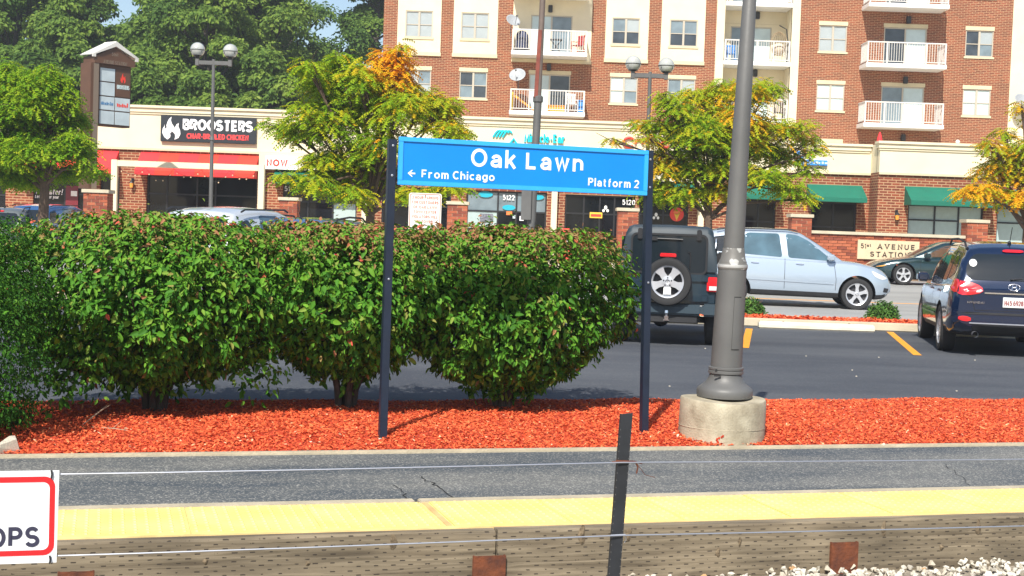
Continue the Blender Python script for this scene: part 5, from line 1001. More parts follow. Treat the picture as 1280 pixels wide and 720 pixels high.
zt_, zb_ = P(775, 577, 5.37).z, P(775, 668, 5.37).z; wire(zt_, 'upper taut steel wire of the fence crossing the dark platform'); wire(zb_, 'lower taut steel wire of the fence crossing the timber edge')
z = zt_+.40; x = x_b+(x_t-x_b)*z/dz; mb = MB(); mb.tube([(x-.045, -.018, z), (x+.02, -.021, z+.002), (x+.05, -.017, z-.002), (x+.06, -.012, z-.02), (x+.056, -.01, z-.045)], .003, 6); mb.tube([(x-.03, -.019, z+.006), (x+.04, -.019, z+.004), (x+.075, -.014, z-.006)], .0025, 6); mb.tube([(x+.05, -.017, z), (x+.09, -.012, z-.05), (x+.13, -.01, z-.06)], .0012, 5); mb.build('tie_wire', m_rust, fp)
z = zb_+.40; x = x_b+(x_t-x_b)*z/dz; MB().tube([(x-.03, -.012, z-.008), (x-.028, -.02, z), (x+.03, -.02, z+.003), (x+.036, -.014, z-.02), (x+.03, -.012, z-.03)], .0018, 5).build('tie_wire', m_steel, fp)
q = P(73, 590, 4.8); s1, t1 = q.dot(EX), q.dot(EN); t1 = P(775, 577, 5.37).dot(EN)-.03
def ipl(px, py, tt):
    g = ray(px, py); k = tt/g.dot(EN); q = Vector((0, 0, HC))+g*k; return q.dot(EX), q.z
(sa1, za1), (sa2, za2) = ipl(75.5, 588, t1), ipl(70.5, 703, t1); ws = thing('warning_sign', 'white warning sign with red border ending in OPS hung on the fence wires', 'sign', W(sa2, t1, za2), AZ); H_ = za1-za2; Wd = .80; k_ = (sa1-sa2)
MB().prism([(-Wd, 0, 0), (0, 0, 0), (k_*.5, 0, H_), (-Wd, 0, H_)], (0, .004, 0)).build('panel', mk('sign_white', (.74, .76, .78), .45, var=.03, vscale=3), ws)
def rrect(x0, x1, z0, z1, r, n=6): return [(x+r*math.cos(a), z+r*math.sin(a)) for x, z, a0 in ((x1-r, z1-r, 0), (x0+r, z1-r, math.pi/2), (x0+r, z0+r, math.pi), (x1-r, z0+r, 1.5*math.pi)) for a in [a0+i*math.pi/2/n for i in range(n+1)]]
def ring2(mb, A, B, y, th=.0012):
    n = len(A); mb.add([(x, y, z) for x, z in A]+[(x, y, z) for x, z in B]+[(x, y-th, z) for x, z in A]+[(x, y-th, z) for x, z in B], [(2*n+i, 2*n+(i+1) % n, 3*n+(i+1) % n, 3*n+i) for i in range(n)]+[(i, (i+1) % n, 2*n+(i+1) % n, 2*n+i) for i in range(n)]+[(n+i, n+(i+1) % n, 3*n+(i+1) % n, 3*n+i) for i in range(n)])
ppm = H_/115.0
mb = MB(); ring2(mb, rrect(-Wd+.02, -.0075*1.2, .030*.9, H_-.020, .035), rrect(-Wd+.037, -.0075-.019, .030*.9+.018, H_-.039, .022), -.0005); mb.build('border', mk('border_red', (.80, .015, .02), .4), ws)
text('lettering', 'OPS', -81*ppm, -20.5*ppm, 20.5*ppm, 25*ppm, -.0006, mk('sign_ink', (.03, .03, .06), .5), ws, T=.19, extrude=.001)
for zz_, h_ in ((H_-.012, .03), (.012, -.03)): MB().tube([(-.022, -.006, zz_-.014), (-.020, -.008, zz_), (-.022, -.006, zz_+.014)], .0035, 6).build('cable_tie', m_black, ws)
# twin globe lamps
m_globe = mk('globe_glass', (.42, .43, .40), .12, var=.12, vscale=3, coat=1)
def globe_lamp(label, pL, pR, ppole, pb, Y, r):
    a, b = P(*pL, Y), P(*pR, Y); top = P(*ppole, Y); bot = P(*pb, Y); x = bot.x; zg = .1 if Y < 44 else .3; o = thing('globe_lamp', label, 'street lamp', (x, Y, zg), 0, 'twin globe street lamps'); zc = top.z-zg; xt = top.x-x
    MB().tube([(0, 0, 0), (xt*.5, 0, zc*.5), (xt, 0, zc+.12)], [.07, .06, .05], 10).build('pole', m_pole, o, smooth=True); MB().lathe([(.16, 0), (.16, .05), (.09, .16), (.08, .45)], n=14).build('base', m_pole, o, smooth=True)
    ax, bx = a.x-x, b.x-x; MB().box(ax-.02, bx+.02, -.04, .04, zc-.06, zc+.07).box(ax-.055, ax+.055, -.06, .06, zc-.09, zc+.12).box(bx-.055, bx+.055, -.06, .06, zc-.09, zc+.12).build('crossarm', m_pole, o, bevel=.01)
    MB().lathe([(.07, zc*.62), (.085, zc*.622), (.07, zc*.64)], (xt*.62, 0, 0), 10).build('pole_band', m_pole, o)
    for q in (a, b):
        cx, cz_ = q.x-x, q.z-zg; gl = MB().ball((cx, 0, cz_), r, 22, 14).build('globe', m_globe, o, smooth=True); MB().lathe([(.06, zc+.121), (.08, cz_-r*.95), (.15, cz_-r*.80), (.14, cz_-r*.74)], (cx, 0, 0), 14).build('globe_holder', m_black, gl, smooth=True)
        mb = MB(); mb.tube([(cx+(r+.006)*math.cos(t_), (r+.006)*math.sin(t_), cz_-.01) for t_ in [i*math.pi/12 for i in range(25)]], .009, 5)
        for s_ in (-1, 1): mb.tube([(cx+r*.72*math.cos(t_), s_*math.sqrt(max(0, (r+.01)**2-(r*.72)**2)) if False else s_*(r*.70), cz_-r*.35+r*.62*math.sin(t_)-.02) for t_ in [i*math.pi/8 for i in range(9)]], .009, 5)
        mb.build('wire_guard', m_black, gl)
globe_lamp('twin globe lamp standing before the wood at left', (247, 62), (288, 64), (267, 79), (264, 250), 43.7, .225)
globe_lamp('twin globe lamp standing before the brick apartments', (791.5, 79.5), (833, 82), (812.5, 95), (807, 280), 39.7, .225)
# tall street pole with rust coloured stretch
Y = 35.0; a, b, c = P(665, 270, Y), P(672.5, 126, Y), P(680, -40, Y); up = thing('street_pole', 'tall thin brown grey street pole rising in front of the balconies', 'pole', (a.x-.1, Y, 0)); ox = up.location.x
zs = lambda q: (q.x-ox, 0, q.z); MB().tube([(-.05, 0, 0), zs(a), zs(b)], [.11, .10, .095], 12).build('lower_shaft', m_pole, up, smooth=True); MB().tube([zs(b), zs(c)], [.078, .068], 12).build('upper_shaft', mk('brown_pole', (.14, .105, .085), .6, var=.15), up, smooth=True)
MB().lathe([(.10, -.05), (.125, -.02), (.125, .10), (.085, .13)], zs(b), 12).build('collar', m_pole, up)
q0, q1 = P(671, 122, Y), P(676.5, 38, Y); MB().box(-.075, .02, -.10, -.07, 0, 1).build('rust_stretch', mk('rusty_red', (.20, .05, .032), .8, var=.3, vscale=4), up)
ro = bpy.data.objects[[o.name for o in up.children if o.name.startswith('rust_stretch')][0]]; h_ = q1.z-q0.z; Mx = Matrix.Identity(4)
for v in ro.data.vertices: 
    u = v.co.z; v.co = Vector((q0.x-ox+(q1.x-q0.x)*u+v.co.x, v.co.y, q0.z+h_*u))
q = P(658, 256, Y); MB().box(q.x-ox-.13, q.x-ox+.12, -.19, -.14, q.z-.38, q.z+.42).build('sign_plate', m_pole, up, bevel=.01)
q = P(712, -3, Y); MB().tube([zs(P(680, -20, Y)), (q.x-ox, -.1, q.z+.15)], .03, 6).lathe([(.05, .15), (.12, .05), (.10, 0)], (q.x-ox, -.1, q.z), 10).build('lamp_arm', m_black, up)
# parking sign
a, b = P(511.5, 242.5, 20.0), P(551, 283, 20.0); cx = (a.x+b.x)/2; w_ = b.x-a.x; zt = a.z+.02; h_ = w_*1.32
pk = thing('parking_sign', 'white parking time limit sign with red lettering above the hedge', 'sign', (cx, 20.0, 0), .0); mb = MB(); R_ = rrect(-w_/2, w_/2, zt-h_, zt, .035); mb.prism([(x, -.012, z) for x, z in R_], (0, .004, 0)); mb.build('panel', mk('parking_white', (.80, .74, .68), .5, var=.03), pk)
m_pkred = mk('parking_red', (.62, .16, .11), .6); mb = MB(); ring2(mb, rrect(-w_/2+.012, w_/2-.012, zt-h_+.012, zt-.012, .03), rrect(-w_/2+.022, w_/2-.022, zt-h_+.022, zt-.022, .024), -.0122, .001); mb.build('border', m_pkred, pk)
for i, (s_, k) in enumerate((('2 HOUR PARKING', .40), ('FOR CUSTOMERS', .41), ('OF OAK LAWN', .36), ('TOWN CENTER', .35), ('VIOLATORS WILL', .40), ('BE TOWED', .25))): text('lettering', s_, -w_*k, w_*k, zt-.085-.068*i, .040, -.0125, m_pkred, pk, T=.19, extrude=.001, spacing=1.2)
MB().lathe([(.008, -.0125), (.008, -.018)], (0, 0, zt-.035), 8, axis='y').build('bolt', m_black, pk); mb = MB().box(-.03, .03, -.006, .02, 0, zt-.05); mb.build('post', m_pole, pk)
# brown pylon sign on a brick pier
Y = 46.6; q = P(119, 237, Y); ang = math.radians(50); py0 = thing('pylon_sign', 'tall brown pylon sign with white gabled top and tenant panels', 'sign', (q.x-.22, Y, 2.42), ang)
m_brn = mk('pylon_brown', (.105, .050, .028), .55, var=.12, vscale=2); m_brnl = mk('pylon_edge', (.20, .15, .11), .5); m_cap = mk('pylon_cap_white', (.64, .62, .58), .5)
zt = P(125, 78, Y).z-2.42; zp1 = P(150, 83, Y).z-2.42; zp0 = P(150, 155, Y).z-2.42; ztop = P(150, 52, Y).z-2.42; zea = P(130, 70, Y).z-2.42
MB().box(0, .30, 0, .62, 0, zt).build('column', m_brn, py0, bevel=.01); MB().box(.10, .298, -.006, -.001, .0, zt-.01).build('column_face', m_brnl, py0)
MB().box(.302, 1.62, .10, .52, zp0-.05, zt).build('cabinet', m_brn, py0, bevel=.01)
MB().box(.12, 1.70, -.02, .64, zt+.002, zea).build('entablature', m_brn, py0)
MB().prism([(.14, .0, zea+.002), (1.68, .0, zea+.002), (.91, .0, ztop-.10)], (0, .62, 0)).build('gable', m_brn, py0)
MB().prism([(.02, -.06, zea-.02), (.14, -.06, zea-.02), (.14, -.06, zea+.08), (.91, -.06, ztop-.09), (1.68, -.06, zea+.08), (1.68, -.06, zea-.02), (1.80, -.06, zea-.02), (1.80, -.06, zea+.06), (.91, -.06, ztop+.06), (.02, -.06, zea+.06)][::1], (0, .055, 0)).build('gable_trim', m_cap, py0)
MB().quad((.0, -.04, zea+.07), (.91, -.04, ztop+.065), (.91, .68, ztop+.065), (.0, .68, zea+.07)).quad((1.82, -.04, zea+.07), (.91, -.04, ztop+.065), (.91, .68, ztop+.065), (1.82, .68, zea+.07)).build('gable_roof', m_cap, py0, recalc=False).modifiers.new('s', 'SOLIDIFY').thickness = .03
x0, x1 = .40, 1.58; xm = (x0+x1)/2; m_pp = mk('panel_pale', (.48, .55, .58), .25, var=.12, vscale=2, coat=.3); hh = (zp1-zp0)/4
for r_ in range(4):
    for c_ in range(2):
        if c_ == 1 and r_ >= 2: continue
        a, b = (x0, xm-.02) if c_ == 0 else (xm+.02, x1); MB().box(a, b, .07, .099, zp0+r_*hh+.02, zp0+(r_+1)*hh-.02).build('tenant_panel', m_pp, py0)
MB().box(xm+.02, x1, .07, .099, zp0+2*hh+.02, zp1-.02).build('tenant_panel', m_brn, py0, label='brown tenant panel with red flame')
text('lettering', 'BROOSTERS', xm+.06, x1-.04, zp0+2*hh+.28, .14, .069, m_pale, py0, bold=.03); MB().prism([(xm+.20+.2*u, .069, zp0+2*hh+.48+.34*v) for u, v in fl], (0, -.006, 0)).build('flame_emblem', m_logo, py0); text('lettering', 'Miracle-Ear', x0+.05, xm-.06, zp0+hh+.18, .11, .069, mk('panel_blue', (.08, .22, .42), .5), py0)
mb = MB()
for i in range(7): mb.box(xm+.08+i*.065, xm+.08+i*.065+.045, .064, .069, zp0+hh+.16-.01*(i % 2), zp0+hh+.27+.03*(i == 6)-.02*(i % 3))
mb.build('illegible_lettering', m_logo, py0)
text('lettering', '51st', .78, 1.04, zea+.08, .12, -.001, m_brnl, py0, extrude=.004); text('lettering', 'AVENUE STATION', .45, 1.37, zea-.20, .12, -.021, m_brnl, py0, extrude=.004)
x0, x1 = P(104, 245, Y-.4).x, P(134.5, 245, Y-.4).x; brick_pier('brick pier with stone cap under the brown pylon sign', x0, x1, 2.40, Y-.4, .2)
# ================================================================== VEHICLES
def interp(tab, x): xs, ys = zip(*tab); return float(np.interp(x, xs, ys))
def smooth_tab(tab, x, h=.05): return sum(interp(tab, x+d) for d in (-h, -h/2, 0, h/2, h))/5
def loft(secs, close=True):
    mb = MB(); m = len(secs[0]); 
    for s_ in secs: mb.v += [tuple(p) for p in s_]
    for i in range(len(secs)-1):
        for j in range(m-1): mb.f.append((i*m+j, (i+1)*m+j, (i+1)*m+j+1, i*m+j+1)); mb.mi.append(mb.cur)
    if close:
        mb.f.append(tuple(range(m))); mb.mi.append(mb.cur); mb.f.append(tuple((len(secs)-1)*m+j for j in range(m-1, -1, -1))); mb.mi.append(mb.cur)
    return mb
def full(half): return half+[(x, -y, z) for x, y, z in reversed(half[:-1])] if abs(half[-1][1]) < 1e-6 else half+[(x, -y, z) for x, y, z in reversed(half)]
def car_paint(name, col, metal=.35, rough=.28): return mk(name, col, rough, metal, coat=1.0)
def wheel(parent, x, y, r, wd, side, spokes=5, style=0, steer=0):
    prof = [(r*.70, -wd*.44), (r*.84, -wd*.5), (r*.96, -wd*.46), (r, -wd*.34), (r, wd*.34), (r*.96, wd*.46), (r*.84, wd*.5), (r*.70, wd*.44)]
    t = MB().lathe(prof, n=36, axis='y', closed=False).build('wheel', m_tyre, parent, (x, y, r), smooth=True); t.rotation_euler = (0, 0, steer); f = side*wd*.40; rr = r*.69
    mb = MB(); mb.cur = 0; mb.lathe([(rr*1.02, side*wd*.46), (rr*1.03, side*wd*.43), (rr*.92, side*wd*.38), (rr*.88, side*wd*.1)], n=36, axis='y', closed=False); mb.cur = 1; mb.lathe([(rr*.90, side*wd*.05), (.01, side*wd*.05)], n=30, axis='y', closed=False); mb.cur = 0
    mb.lathe([(rr*.24, side*wd*.2), (rr*.24, f*.9), (rr*.18, f), (.005, f)], n=16, axis='y', closed=False)
    for k in range(spokes):
        a = 2*math.pi*k/spokes+math.pi/2; c, s_ = math.cos(a), math.sin(a); w0, w1 = (rr*.17, rr*(.24 if style == 0 else .15)); 
        for sub in ((0,) if style == 0 else (-.13, .13)):
            c, s_ = math.cos(a+sub), math.sin(a+sub); q = []
            for (u, hw, d_) in ((rr*.12, w0 if style == 0 else w0*.6, f*.98), (rr*.6, rr*.13 if style == 0 else rr*.08, f*.92), (rr*.95, w1 if style == 0 else w1*.6, f*.98)):
                for (sg_, dd) in ((-1, d_), (1, d_), (1, d_-side*wd*.14), (-1, d_-side*wd*.14)): q.append((u*c-sg_*hw*s_, dd, u*s_+sg_*hw*c))
            mb.add(q, [(0, 1, 5, 4), (1, 2, 6, 5), (2, 3, 7, 6), (3, 0, 4, 7), (4, 5, 9, 8), (5, 6, 10, 9), (6, 7, 11, 10), (7, 4, 8, 11), (0, 3, 2, 1), (8, 9, 10, 11)])
    for k in range(5):
        a = 2*math.pi*(k+.5)/5+math.pi/2; mb.cur = 1; mb.lathe([(rr*.045, f*.93), (rr*.045, f*1.01)], (rr*.13*math.cos(a), 0, rr*.13*math.sin(a)), 6, axis='y')
    mb.build('rim', [m_rim, m_rimd], t, smooth=True); return t
class Car:
    def __init__(s, name, label, cat, loc, rz, group=None): s.root = thing(name, label, cat, loc, rz, group); s.bv = None
    def shell(s, L0, L1, wtab, zbtab, zttab, paint, cuts, gh=None, trim_z=None, nst=64, trim=None):
        """lower body (with wheel arches cut out) and glasshouse"""
        xs = sorted(set(np.linspace(L0, L1, nst)) | {L0+.015, L0+.04, L0+.08, L1-.015, L1-.04, L1-.08}); secs = []
        for x in xs:
            w_, zb, zt = smooth_tab(wtab, x), smooth_tab(zbtab, x), smooth_tab(zttab, x); h = zt-zb
            secs.append(full([(x, 0, zb), (x, .80*w_, zb), (x, .94*w_, zb+.04), (x, .985*w_, zb+.12*h+.03), (x, w_, zb+.34*h), (x, w_*.998, zb+.50*h), (x, .992*w_, zb+.62*h), (x, .975*w_, zb+.80*h), (x, .945*w_, zt-.045), (x, .90*w_, zt-.008), (x, .80*w_, zt+.012), (x, .45*w_, zt+.03), (x, 0, zt+.036)]))
        mb = loft(secs); me = mb.mesh('body', [paint, m_blackpl]); o = link('body', me, s.root)
        for (cx, r) in cuts:
            cm = MB().lathe([(r, -1.4), (r, 1.4)], (cx, 0, s.wr), 40, axis='y').mesh('cut', [m_blackpl]); co = link('cut', cm, s.root); bo = o.modifiers.new('b', 'BOOLEAN'); bo.object = co; bo.operation = 'DIFFERENCE'; bo.solver = 'EXACT'; bo.material_mode = 'TRANSFER'
        dg = bpy.context.evaluated_depsgraph_get(); dg.update(); me2 = bpy.data.meshes.new_from_object(o.evaluated_get(dg)); o.modifiers.clear(); o.data = me2; me2.name = 'body'
        for c in [c for c in s.root.children if c.name.startswith('cut')]: bpy.data.objects.remove(c)
        if trim_z:
            k = [m.name for m in me2.materials].index(m_blackpl.name) if m_blackpl.name in [m.name for m in me2.materials] else 1
            for p in me2.polygons:
                if p.center.z < trim_z(p.center.x): p.material_index = k
        me2.polygons.foreach_set('use_smooth', [True]*len(me2.polygons)); me2.set_sharp_from_angle(angle=math.radians(32)); s.body = o; trees = [(me2, None)]
        if gh:
            x0, x1, wb, beltt, zr, tum = gh; xs = np.linspace(x0, x1, 72); secs = []
            for x in xs:
                zb, zt = smooth_tab(beltt, x), smooth_tab(zr, x, .03); h = max(zt-zb, .012); w_ = smooth_tab(wb, x); f = lambda q: w_-tum*h*q-.05*h*q*q
                r_ = min(.10, h*.4); secs.append(full([(x, w_*1.0, zb-.10), (x, w_, zb), (x, f(.25), zb+.25*h), (x, f(.5), zb+.5*h), (x, f(.75), zb+.75*h), (x, f(1)+.01, zb+h-r_), (x, f(1)-.012, zb+h-r_*.5), (x, f(1)-.06, zb+h-r_*.12), (x, f(1)*.72, zb+h+.012), (x, f(1)*.38, zb+h+.028), (x, 0, zb+h+.033)]))
            g = loft(secs).build('roof', paint, s.root, smooth=True); trees.append((g.data, None)); s.gh = g
        bm = bmesh.new()
        for me_, _ in trees: bm.from_mesh(me_)
        s.bv = BVHTree.FromBMesh(bm); bm.free()
    def patch(s, name, poly, axis, mat, side=1, off=.006, parent=None, rings=6, rnd=.0, plane=3.0, dens=.06, label=None):
        """a panel laid on the shell: poly is 2-D, seen along 'y' (x,z), 'x' (y,z)"""
        pts = []
        for i in range(len(poly)):
            a, b = Vector(poly[i]), Vector(poly[(i+1) % len(poly)]); n = max(1, int((b-a).length/dens))
            for k in range(n): pts.append(a+(b-a)*k/n)
        if rnd:
            for _ in range(int(rnd)): pts = [(pts[i-1]+pts[i]*2+pts[(i+1) % len(pts)])/4 for i in range(len(pts))]
        c = sum(pts, Vector((0, 0)))/len(pts); n = len(pts); mb = MB(); vs_ = []
        def cast(p, o_):
            if axis == 'y': og, dr = Vector((p.x, side*plane, p.y)), Vector((0, -side, 0))
            elif axis == 'x': og, dr = Vector((side*plane*1.6, p.x, p.y)), Vector((-side, 0, 0))
            else: og, dr = Vector((p.x, p.y, plane)), Vector((0, 0, -1))
            hit, nn, _, _ = s.bv.ray_cast(og, dr)
            if hit is None: return None
            return hit-dr*o_
        last = None
        for k in range(rings, -1, -1):
            f = k/rings
            for p in pts:
                q = cast(c+(p-c)*f, off)
                if q is None: q = last if last is not None else Vector((0, 0, 0))
                last = q; vs_.append(q)
        m = n*(rings+1); skirt = [cast(p, -.02) or vs_[i] for i, p in enumerate(pts)]
        fs = [(i*n+j, i*n+(j+1) % n, (i+1)*n+(j+1) % n, (i+1)*n+j) for i in range(rings) for j in range(n)]+[(j, m+j, m+(j+1) % n, (j+1) % n) for j in range(n)]
        mb.add(vs_+skirt, fs); return mb.build(name, mat, parent or s.root, smooth=True, label=label, recalc=False)
    def line(s, name, pts, axis, mat, side=1, w_=.008, off=.004, parent=None):
        P2 = []; 
        for i in range(len(pts)-1):
            a, b = Vector(pts[i]), Vector(pts[i+1]); n = max(1, int((b-a).length/.05))
            for k in range(n+(i == len(pts)-2)): P2.append(a+(b-a)*k/n)
        mb = MB(); R = []
        for i, p in enumerate(P2):
            d = (P2[min(i+1, len(P2)-1)]-P2[max(i-1, 0)]).normalized(); nn = Vector((-d.y, d.x))*w_/2
            for q in (p+nn, p-nn):
                og, dr = (Vector((q.x, side*3, q.y)), Vector((0, -side, 0))) if axis == 'y' else (Vector((side*5, q.x, q.y)), Vector((-side, 0, 0))); hit, *_ = s.bv.ray_cast(og, dr); R.append((hit if hit is not None else (R[-1] if R else og))-dr*off)
        fs = [(2*i, 2*i+1, 2*i+3, 2*i+2) for i in range(len(P2)-1)]; mb.add(R, fs); return mb.build(name, mat, parent or s.root, recalc=False)
m_seam = mk('panel_gap', (.01, .01, .012), .8)
def mirror(c, x, y, z, mat, side):
    MB().box(x-.09, x+.10, min(y, y+side*.20), max(y, y+side*.20), z-.075, z+.085).build('door_mirror', mat, c.root, smooth=True, bevel=.035, seg=3)
    
def suv(label, loc, rz, paint, kind, group=None, extras=True, name='parked_suv'):
    c = Car(name, label, 'car', loc, rz, group); R = c.root
    if kind == 'A':                                     # long sloping nose, wedge belt line
        c.wr = .37; wf, wrr = 1.56, -1.355
        c.shell(-2.39, 2.39, [(-2.39, .70), (-2.33, .82), (-2.1, .91), (-1.4, .95), (1.6, .945), (2.0, .89), (2.22, .78), (2.34, .64), (2.39, .52)], [(-2.39, .55), (-2.2, .40), (-1.9, .28), (1.9, .24), (2.2, .27), (2.39, .42)],
                [(-2.39, .92), (-2.33, 1.02), (-2.1, 1.22), (-.5, 1.17), (.85, 1.12), (1.2, 1.12), (1.6, 1.08), (2.0, .99), (2.2, .90), (2.33, .76), (2.39, .62)], paint, [(wf, .44), (wrr, .44)],
                (-2.32, 1.30, [(-2.32, .74), (-2.1, .83), (-1, .875), (.6, .875), (1.0, .82), (1.3, .70)], [(-2.4, 1.12), (-1, 1.13), (1.3, 1.08)], [(-2.32, 1.12), (-2.18, 1.38), (-2.02, 1.64), (-1.85, 1.75), (-1.4, 1.81), (-.7, 1.835), (-.1, 1.815), (.25, 1.74), (.62, 1.52), (1.30, 1.09)], .30), lambda x: .40-.02*x)
        win = [[(-1.93, 1.20), (-1.22, 1.12), (-1.22, 1.16), (-1.55, 1.60), (-1.75, 1.56)][:0] or [(-2.0, 1.29), (-1.40, 1.25), (-1.50, 1.66), (-1.84, 1.61)], [(-1.31, 1.245), (-.20, 1.18), (-.28, 1.735), (-1.02, 1.735), (-1.08, 1.70)], [(-.06, 1.175), (.98, 1.13), (.90, 1.20), (.42, 1.58), (.14, 1.715), (-.13, 1.735)]]
        wind = [(-.62, 1.19), (.62, 1.19), (.52, 1.70), (-.52, 1.70)]; rear = [(-.62, 1.25), (.62, 1.25), (.52, 1.66), (-.52, 1.66)]
        seams = [[(-.14, .44), (-.14, 1.15)], [(1.05, .44), (1.06, .70), (1.0, 1.10)], [(-1.12, .62), (-1.20, 1.20)], [(-1.12, .62), (-.93, .44)]]
        for s_ in (1, -1):
            for k, p in enumerate(win): c.patch('side_window', p, 'y', m_glassb if k else m_glass, s_, .006, rnd=1)
            for q in seams: c.line('door_seam', q, 'y', m_seam, s_, .010)
            c.patch('headlight', [(2.31, .76), (2.02, .88), (1.86, .95), (1.96, .80), (2.15, .72)], 'y', m_lens, s_, .008, rnd=1)
            c.patch('wheel_arch_trim', [(wf+.47*math.cos(a), .37+.47*math.sin(a)) for a in [math.pi*i/14 for i in range(15)]]+[(wf+.435*math.cos(a), .37+.435*math.sin(a)) for a in [math.pi*(14-i)/14 for i in range(15)]], 'y', paint, s_, .012, rings=1) if False else None
            c.line('side_moulding', [(-1.0, .66), (1.0, .60)], 'y', m_chrome if False else paint, s_, .045, .014)
            for x in (-.95, .10): 
                hd = c.patch('door_handle', [(x, 1.03), (x+.22, 1.02), (x+.22, 1.05), (x, 1.06)], 'y', m_chrome, s_, .028, rnd=1); c.patch('handle_recess', [(x-.03, 1.005), (x+.25, .995), (x+.25, 1.07), (x-.03, 1.08)], 'y', m_seam if False else paint, s_, .004, rnd=3, parent=hd)
            mirror(c, .92, s_*.86, 1.20, paint, s_); c.patch('front_grille_side', [(2.30, .42), (2.18, .44), (2.2, .54), (2.33, .52)], 'y', m_blackpl, s_, .008)
            MB().tube([(-1.75, s_*.66, 1.78), (-1.6, s_*.655, 1.82), (.0, s_*.655, 1.84), (.15, s_*.65, 1.80)], .016, 6).build('roof_rail', m_blackpl, R, smooth=True)
            c.patch('tail_light', [(-2.34, .90), (-2.10, .95), (-2.14, 1.10), (-2.34, 1.05)], 'y', m_tail, s_, .008, rnd=1)
        c.patch('windscreen', wind, 'x', m_glass, 1, .006, rnd=1); c.patch('rear_window', rear, 'x', m_glass, -1, .006, rnd=1); c.patch('grille', [(-.42, .50), (.42, .50), (.46, .72), (-.46, .72)], 'x', m_blackpl, 1, .008, rnd=1); c.patch('sunroof', [(-.35, -.42), (.0, -.42), (.0, .42), (-.35, .42)], 'z', m_glass, 1, .006, rnd=1) if False else None
        for x in (wf, wrr):
            for s_ in (1, -1): wheel(R, x, s_*.82, .37, .25, s_, 5, 0)
    else:                                               # 'B' upright tail, split lamps
        c.wr = .36; wf, wrr = 1.38, -1.32
        c.shell(-2.34, 2.34, [(-2.34, .76), (-2.28, .86), (-2.05, .915), (-1.4, .945), (1.5, .94), (2.0, .87), (2.22, .74), (2.34, .52)], [(-2.34, .48), (-2.24, .38), (-2.0, .30), (1.9, .26), (2.34, .36)],
                [(-2.34, .96), (-2.30, 1.02), (-2.1, 1.08), (-.5, 1.04), (.9, 1.01), (1.3, 1.0), (1.8, .93), (2.2, .78), (2.34, .62)], paint, [(wf, .43), (wrr, .43)],
                (-2.31, 1.25, [(-2.31, .80), (-2.1, .86), (-1, .875), (.6, .87), (1.25, .72)], [(-2.4, .98), (-1, 1.02), (1.3, .98)], [(-2.31, 1.00), (-2.24, 1.22), (-2.12, 1.46), (-2.0, 1.60), (-1.7, 1.67), (-1.0, 1.70), (-.1, 1.69), (.25, 1.62), (.62, 1.40), (1.25, 1.0)], .27), lambda x: .42 if -2.0 < x < 2.0 else .36)
        win = [[(-1.92, 1.24), (-1.40, 1.12), (-1.46, 1.54), (-1.78, 1.48)], [(-1.34, 1.11), (-.32, 1.085), (-.36, 1.58), (-1.36, 1.57)], [(-.22, 1.08), (.86, 1.05), (.40, 1.42), (.14, 1.56), (-.26, 1.585)]]
        seams = [[(-.28, .46), (-.28, 1.05)], [(.98, .46), (.98, .98)], [(-1.28, 1.08), (-1.16, .72), (-.90, .50), (-.88, .46)]]
        for s_ in (1, -1):
            for k, p in enumerate(win): c.patch('side_window', p, 'y', m_glass, s_, .006, rnd=1)
            for q in seams: c.line('door_seam', q, 'y', m_seam, s_, .010)
            c.line('side_moulding', [(-.85, .56), (.95, .54)], 'y', m_chrome, s_, .03, .016)
            for x in (-1.05, -.05): c.patch('door_handle', [(x, .92), (x+.20, .92), (x+.20, .955), (x, .955)], 'y', paint, s_, .03, rnd=1)
            mirror(c, .84, s_*.87, 1.08, paint, s_); MB().tube([(-1.85, s_*.64, 1.60), (-1.7, s_*.65, 1.71), (-1.0, s_*.655, 1.755), (-.2, s_*.65, 1.745), (.1, s_*.64, 1.66)], .017, 8).build('roof_rail', m_blackpl, R, smooth=True)
            c.patch('headlight', [(2.26, .70), (1.95, .84), (1.80, .88), (1.95, .72)], 'y', m_lens, s_, .008, rnd=1)
            tl_ = c.patch('tail_light', [(s_*.42, .97), (s_*.62, .92), (s_*.80, .92), (s_*.86, 1.0), (s_*.82, 1.13), (s_*.62, 1.12), (s_*.44, 1.05)], 'x', m_tail, -1, .012, rnd=1); c.patch('tail_light', [(-2.30, .94), (-2.10, .98), (-1.92, 1.10), (-2.08, 1.16), (-2.27, 1.14)], 'y', m_tail, s_, .010, rnd=1)
            c.patch('reverse_lens', [(s_*.43, .985), (s_*.56, .95), (s_*.56, 1.0), (s_*.45, 1.03)], 'x', m_lens, -1, .016, rnd=1, parent=tl_); c.patch('reflector', [(s_*.58, .52), (s_*.80, .54), (s_*.80, .61), (s_*.58, .60)], 'x', m_tail, -1, .010, rnd=1)
        c.patch('windscreen', [(-.60, 1.08), (.60, 1.08), (.52, 1.56), (-.52, 1.56)], 'x', m_glass, 1, .006, rnd=1); c.patch('grille', [(-.40, .55), (.40, .55), (.44, .72), (-.44, .72)], 'x', m_blackpl, 1, .008, rnd=1)
        rw = c.patch('rear_window', [(-.66, 1.15), (.66, 1.15), (.70, 1.30), (.58, 1.54), (-.58, 1.54), (-.70, 1.30)], 'x', m_glass, -1, .008, rnd=2); c.patch('brake_light', [(-.17, 1.575), (.17, 1.575), (.16, 1.615), (-.16, 1.615)], 'x', m_tail, -1, .03, rnd=1)
        c.line('tailgate_seam', [(-.80, 1.0), (-.60, .90), (-.55, .70), (.55, .70), (.60, .90), (.80, 1.0)], 'x', m_seam, -1, .010); c.patch('plate_recess', [(-.34, .74), (.34, .74), (.36, .92), (-.36, .92)], 'x', paint, -1, .003, rnd=1); c.line('tailgate_trim', [(-.42, .96), (.42, .96)], 'x', m_chrome, -1, .02, .014)
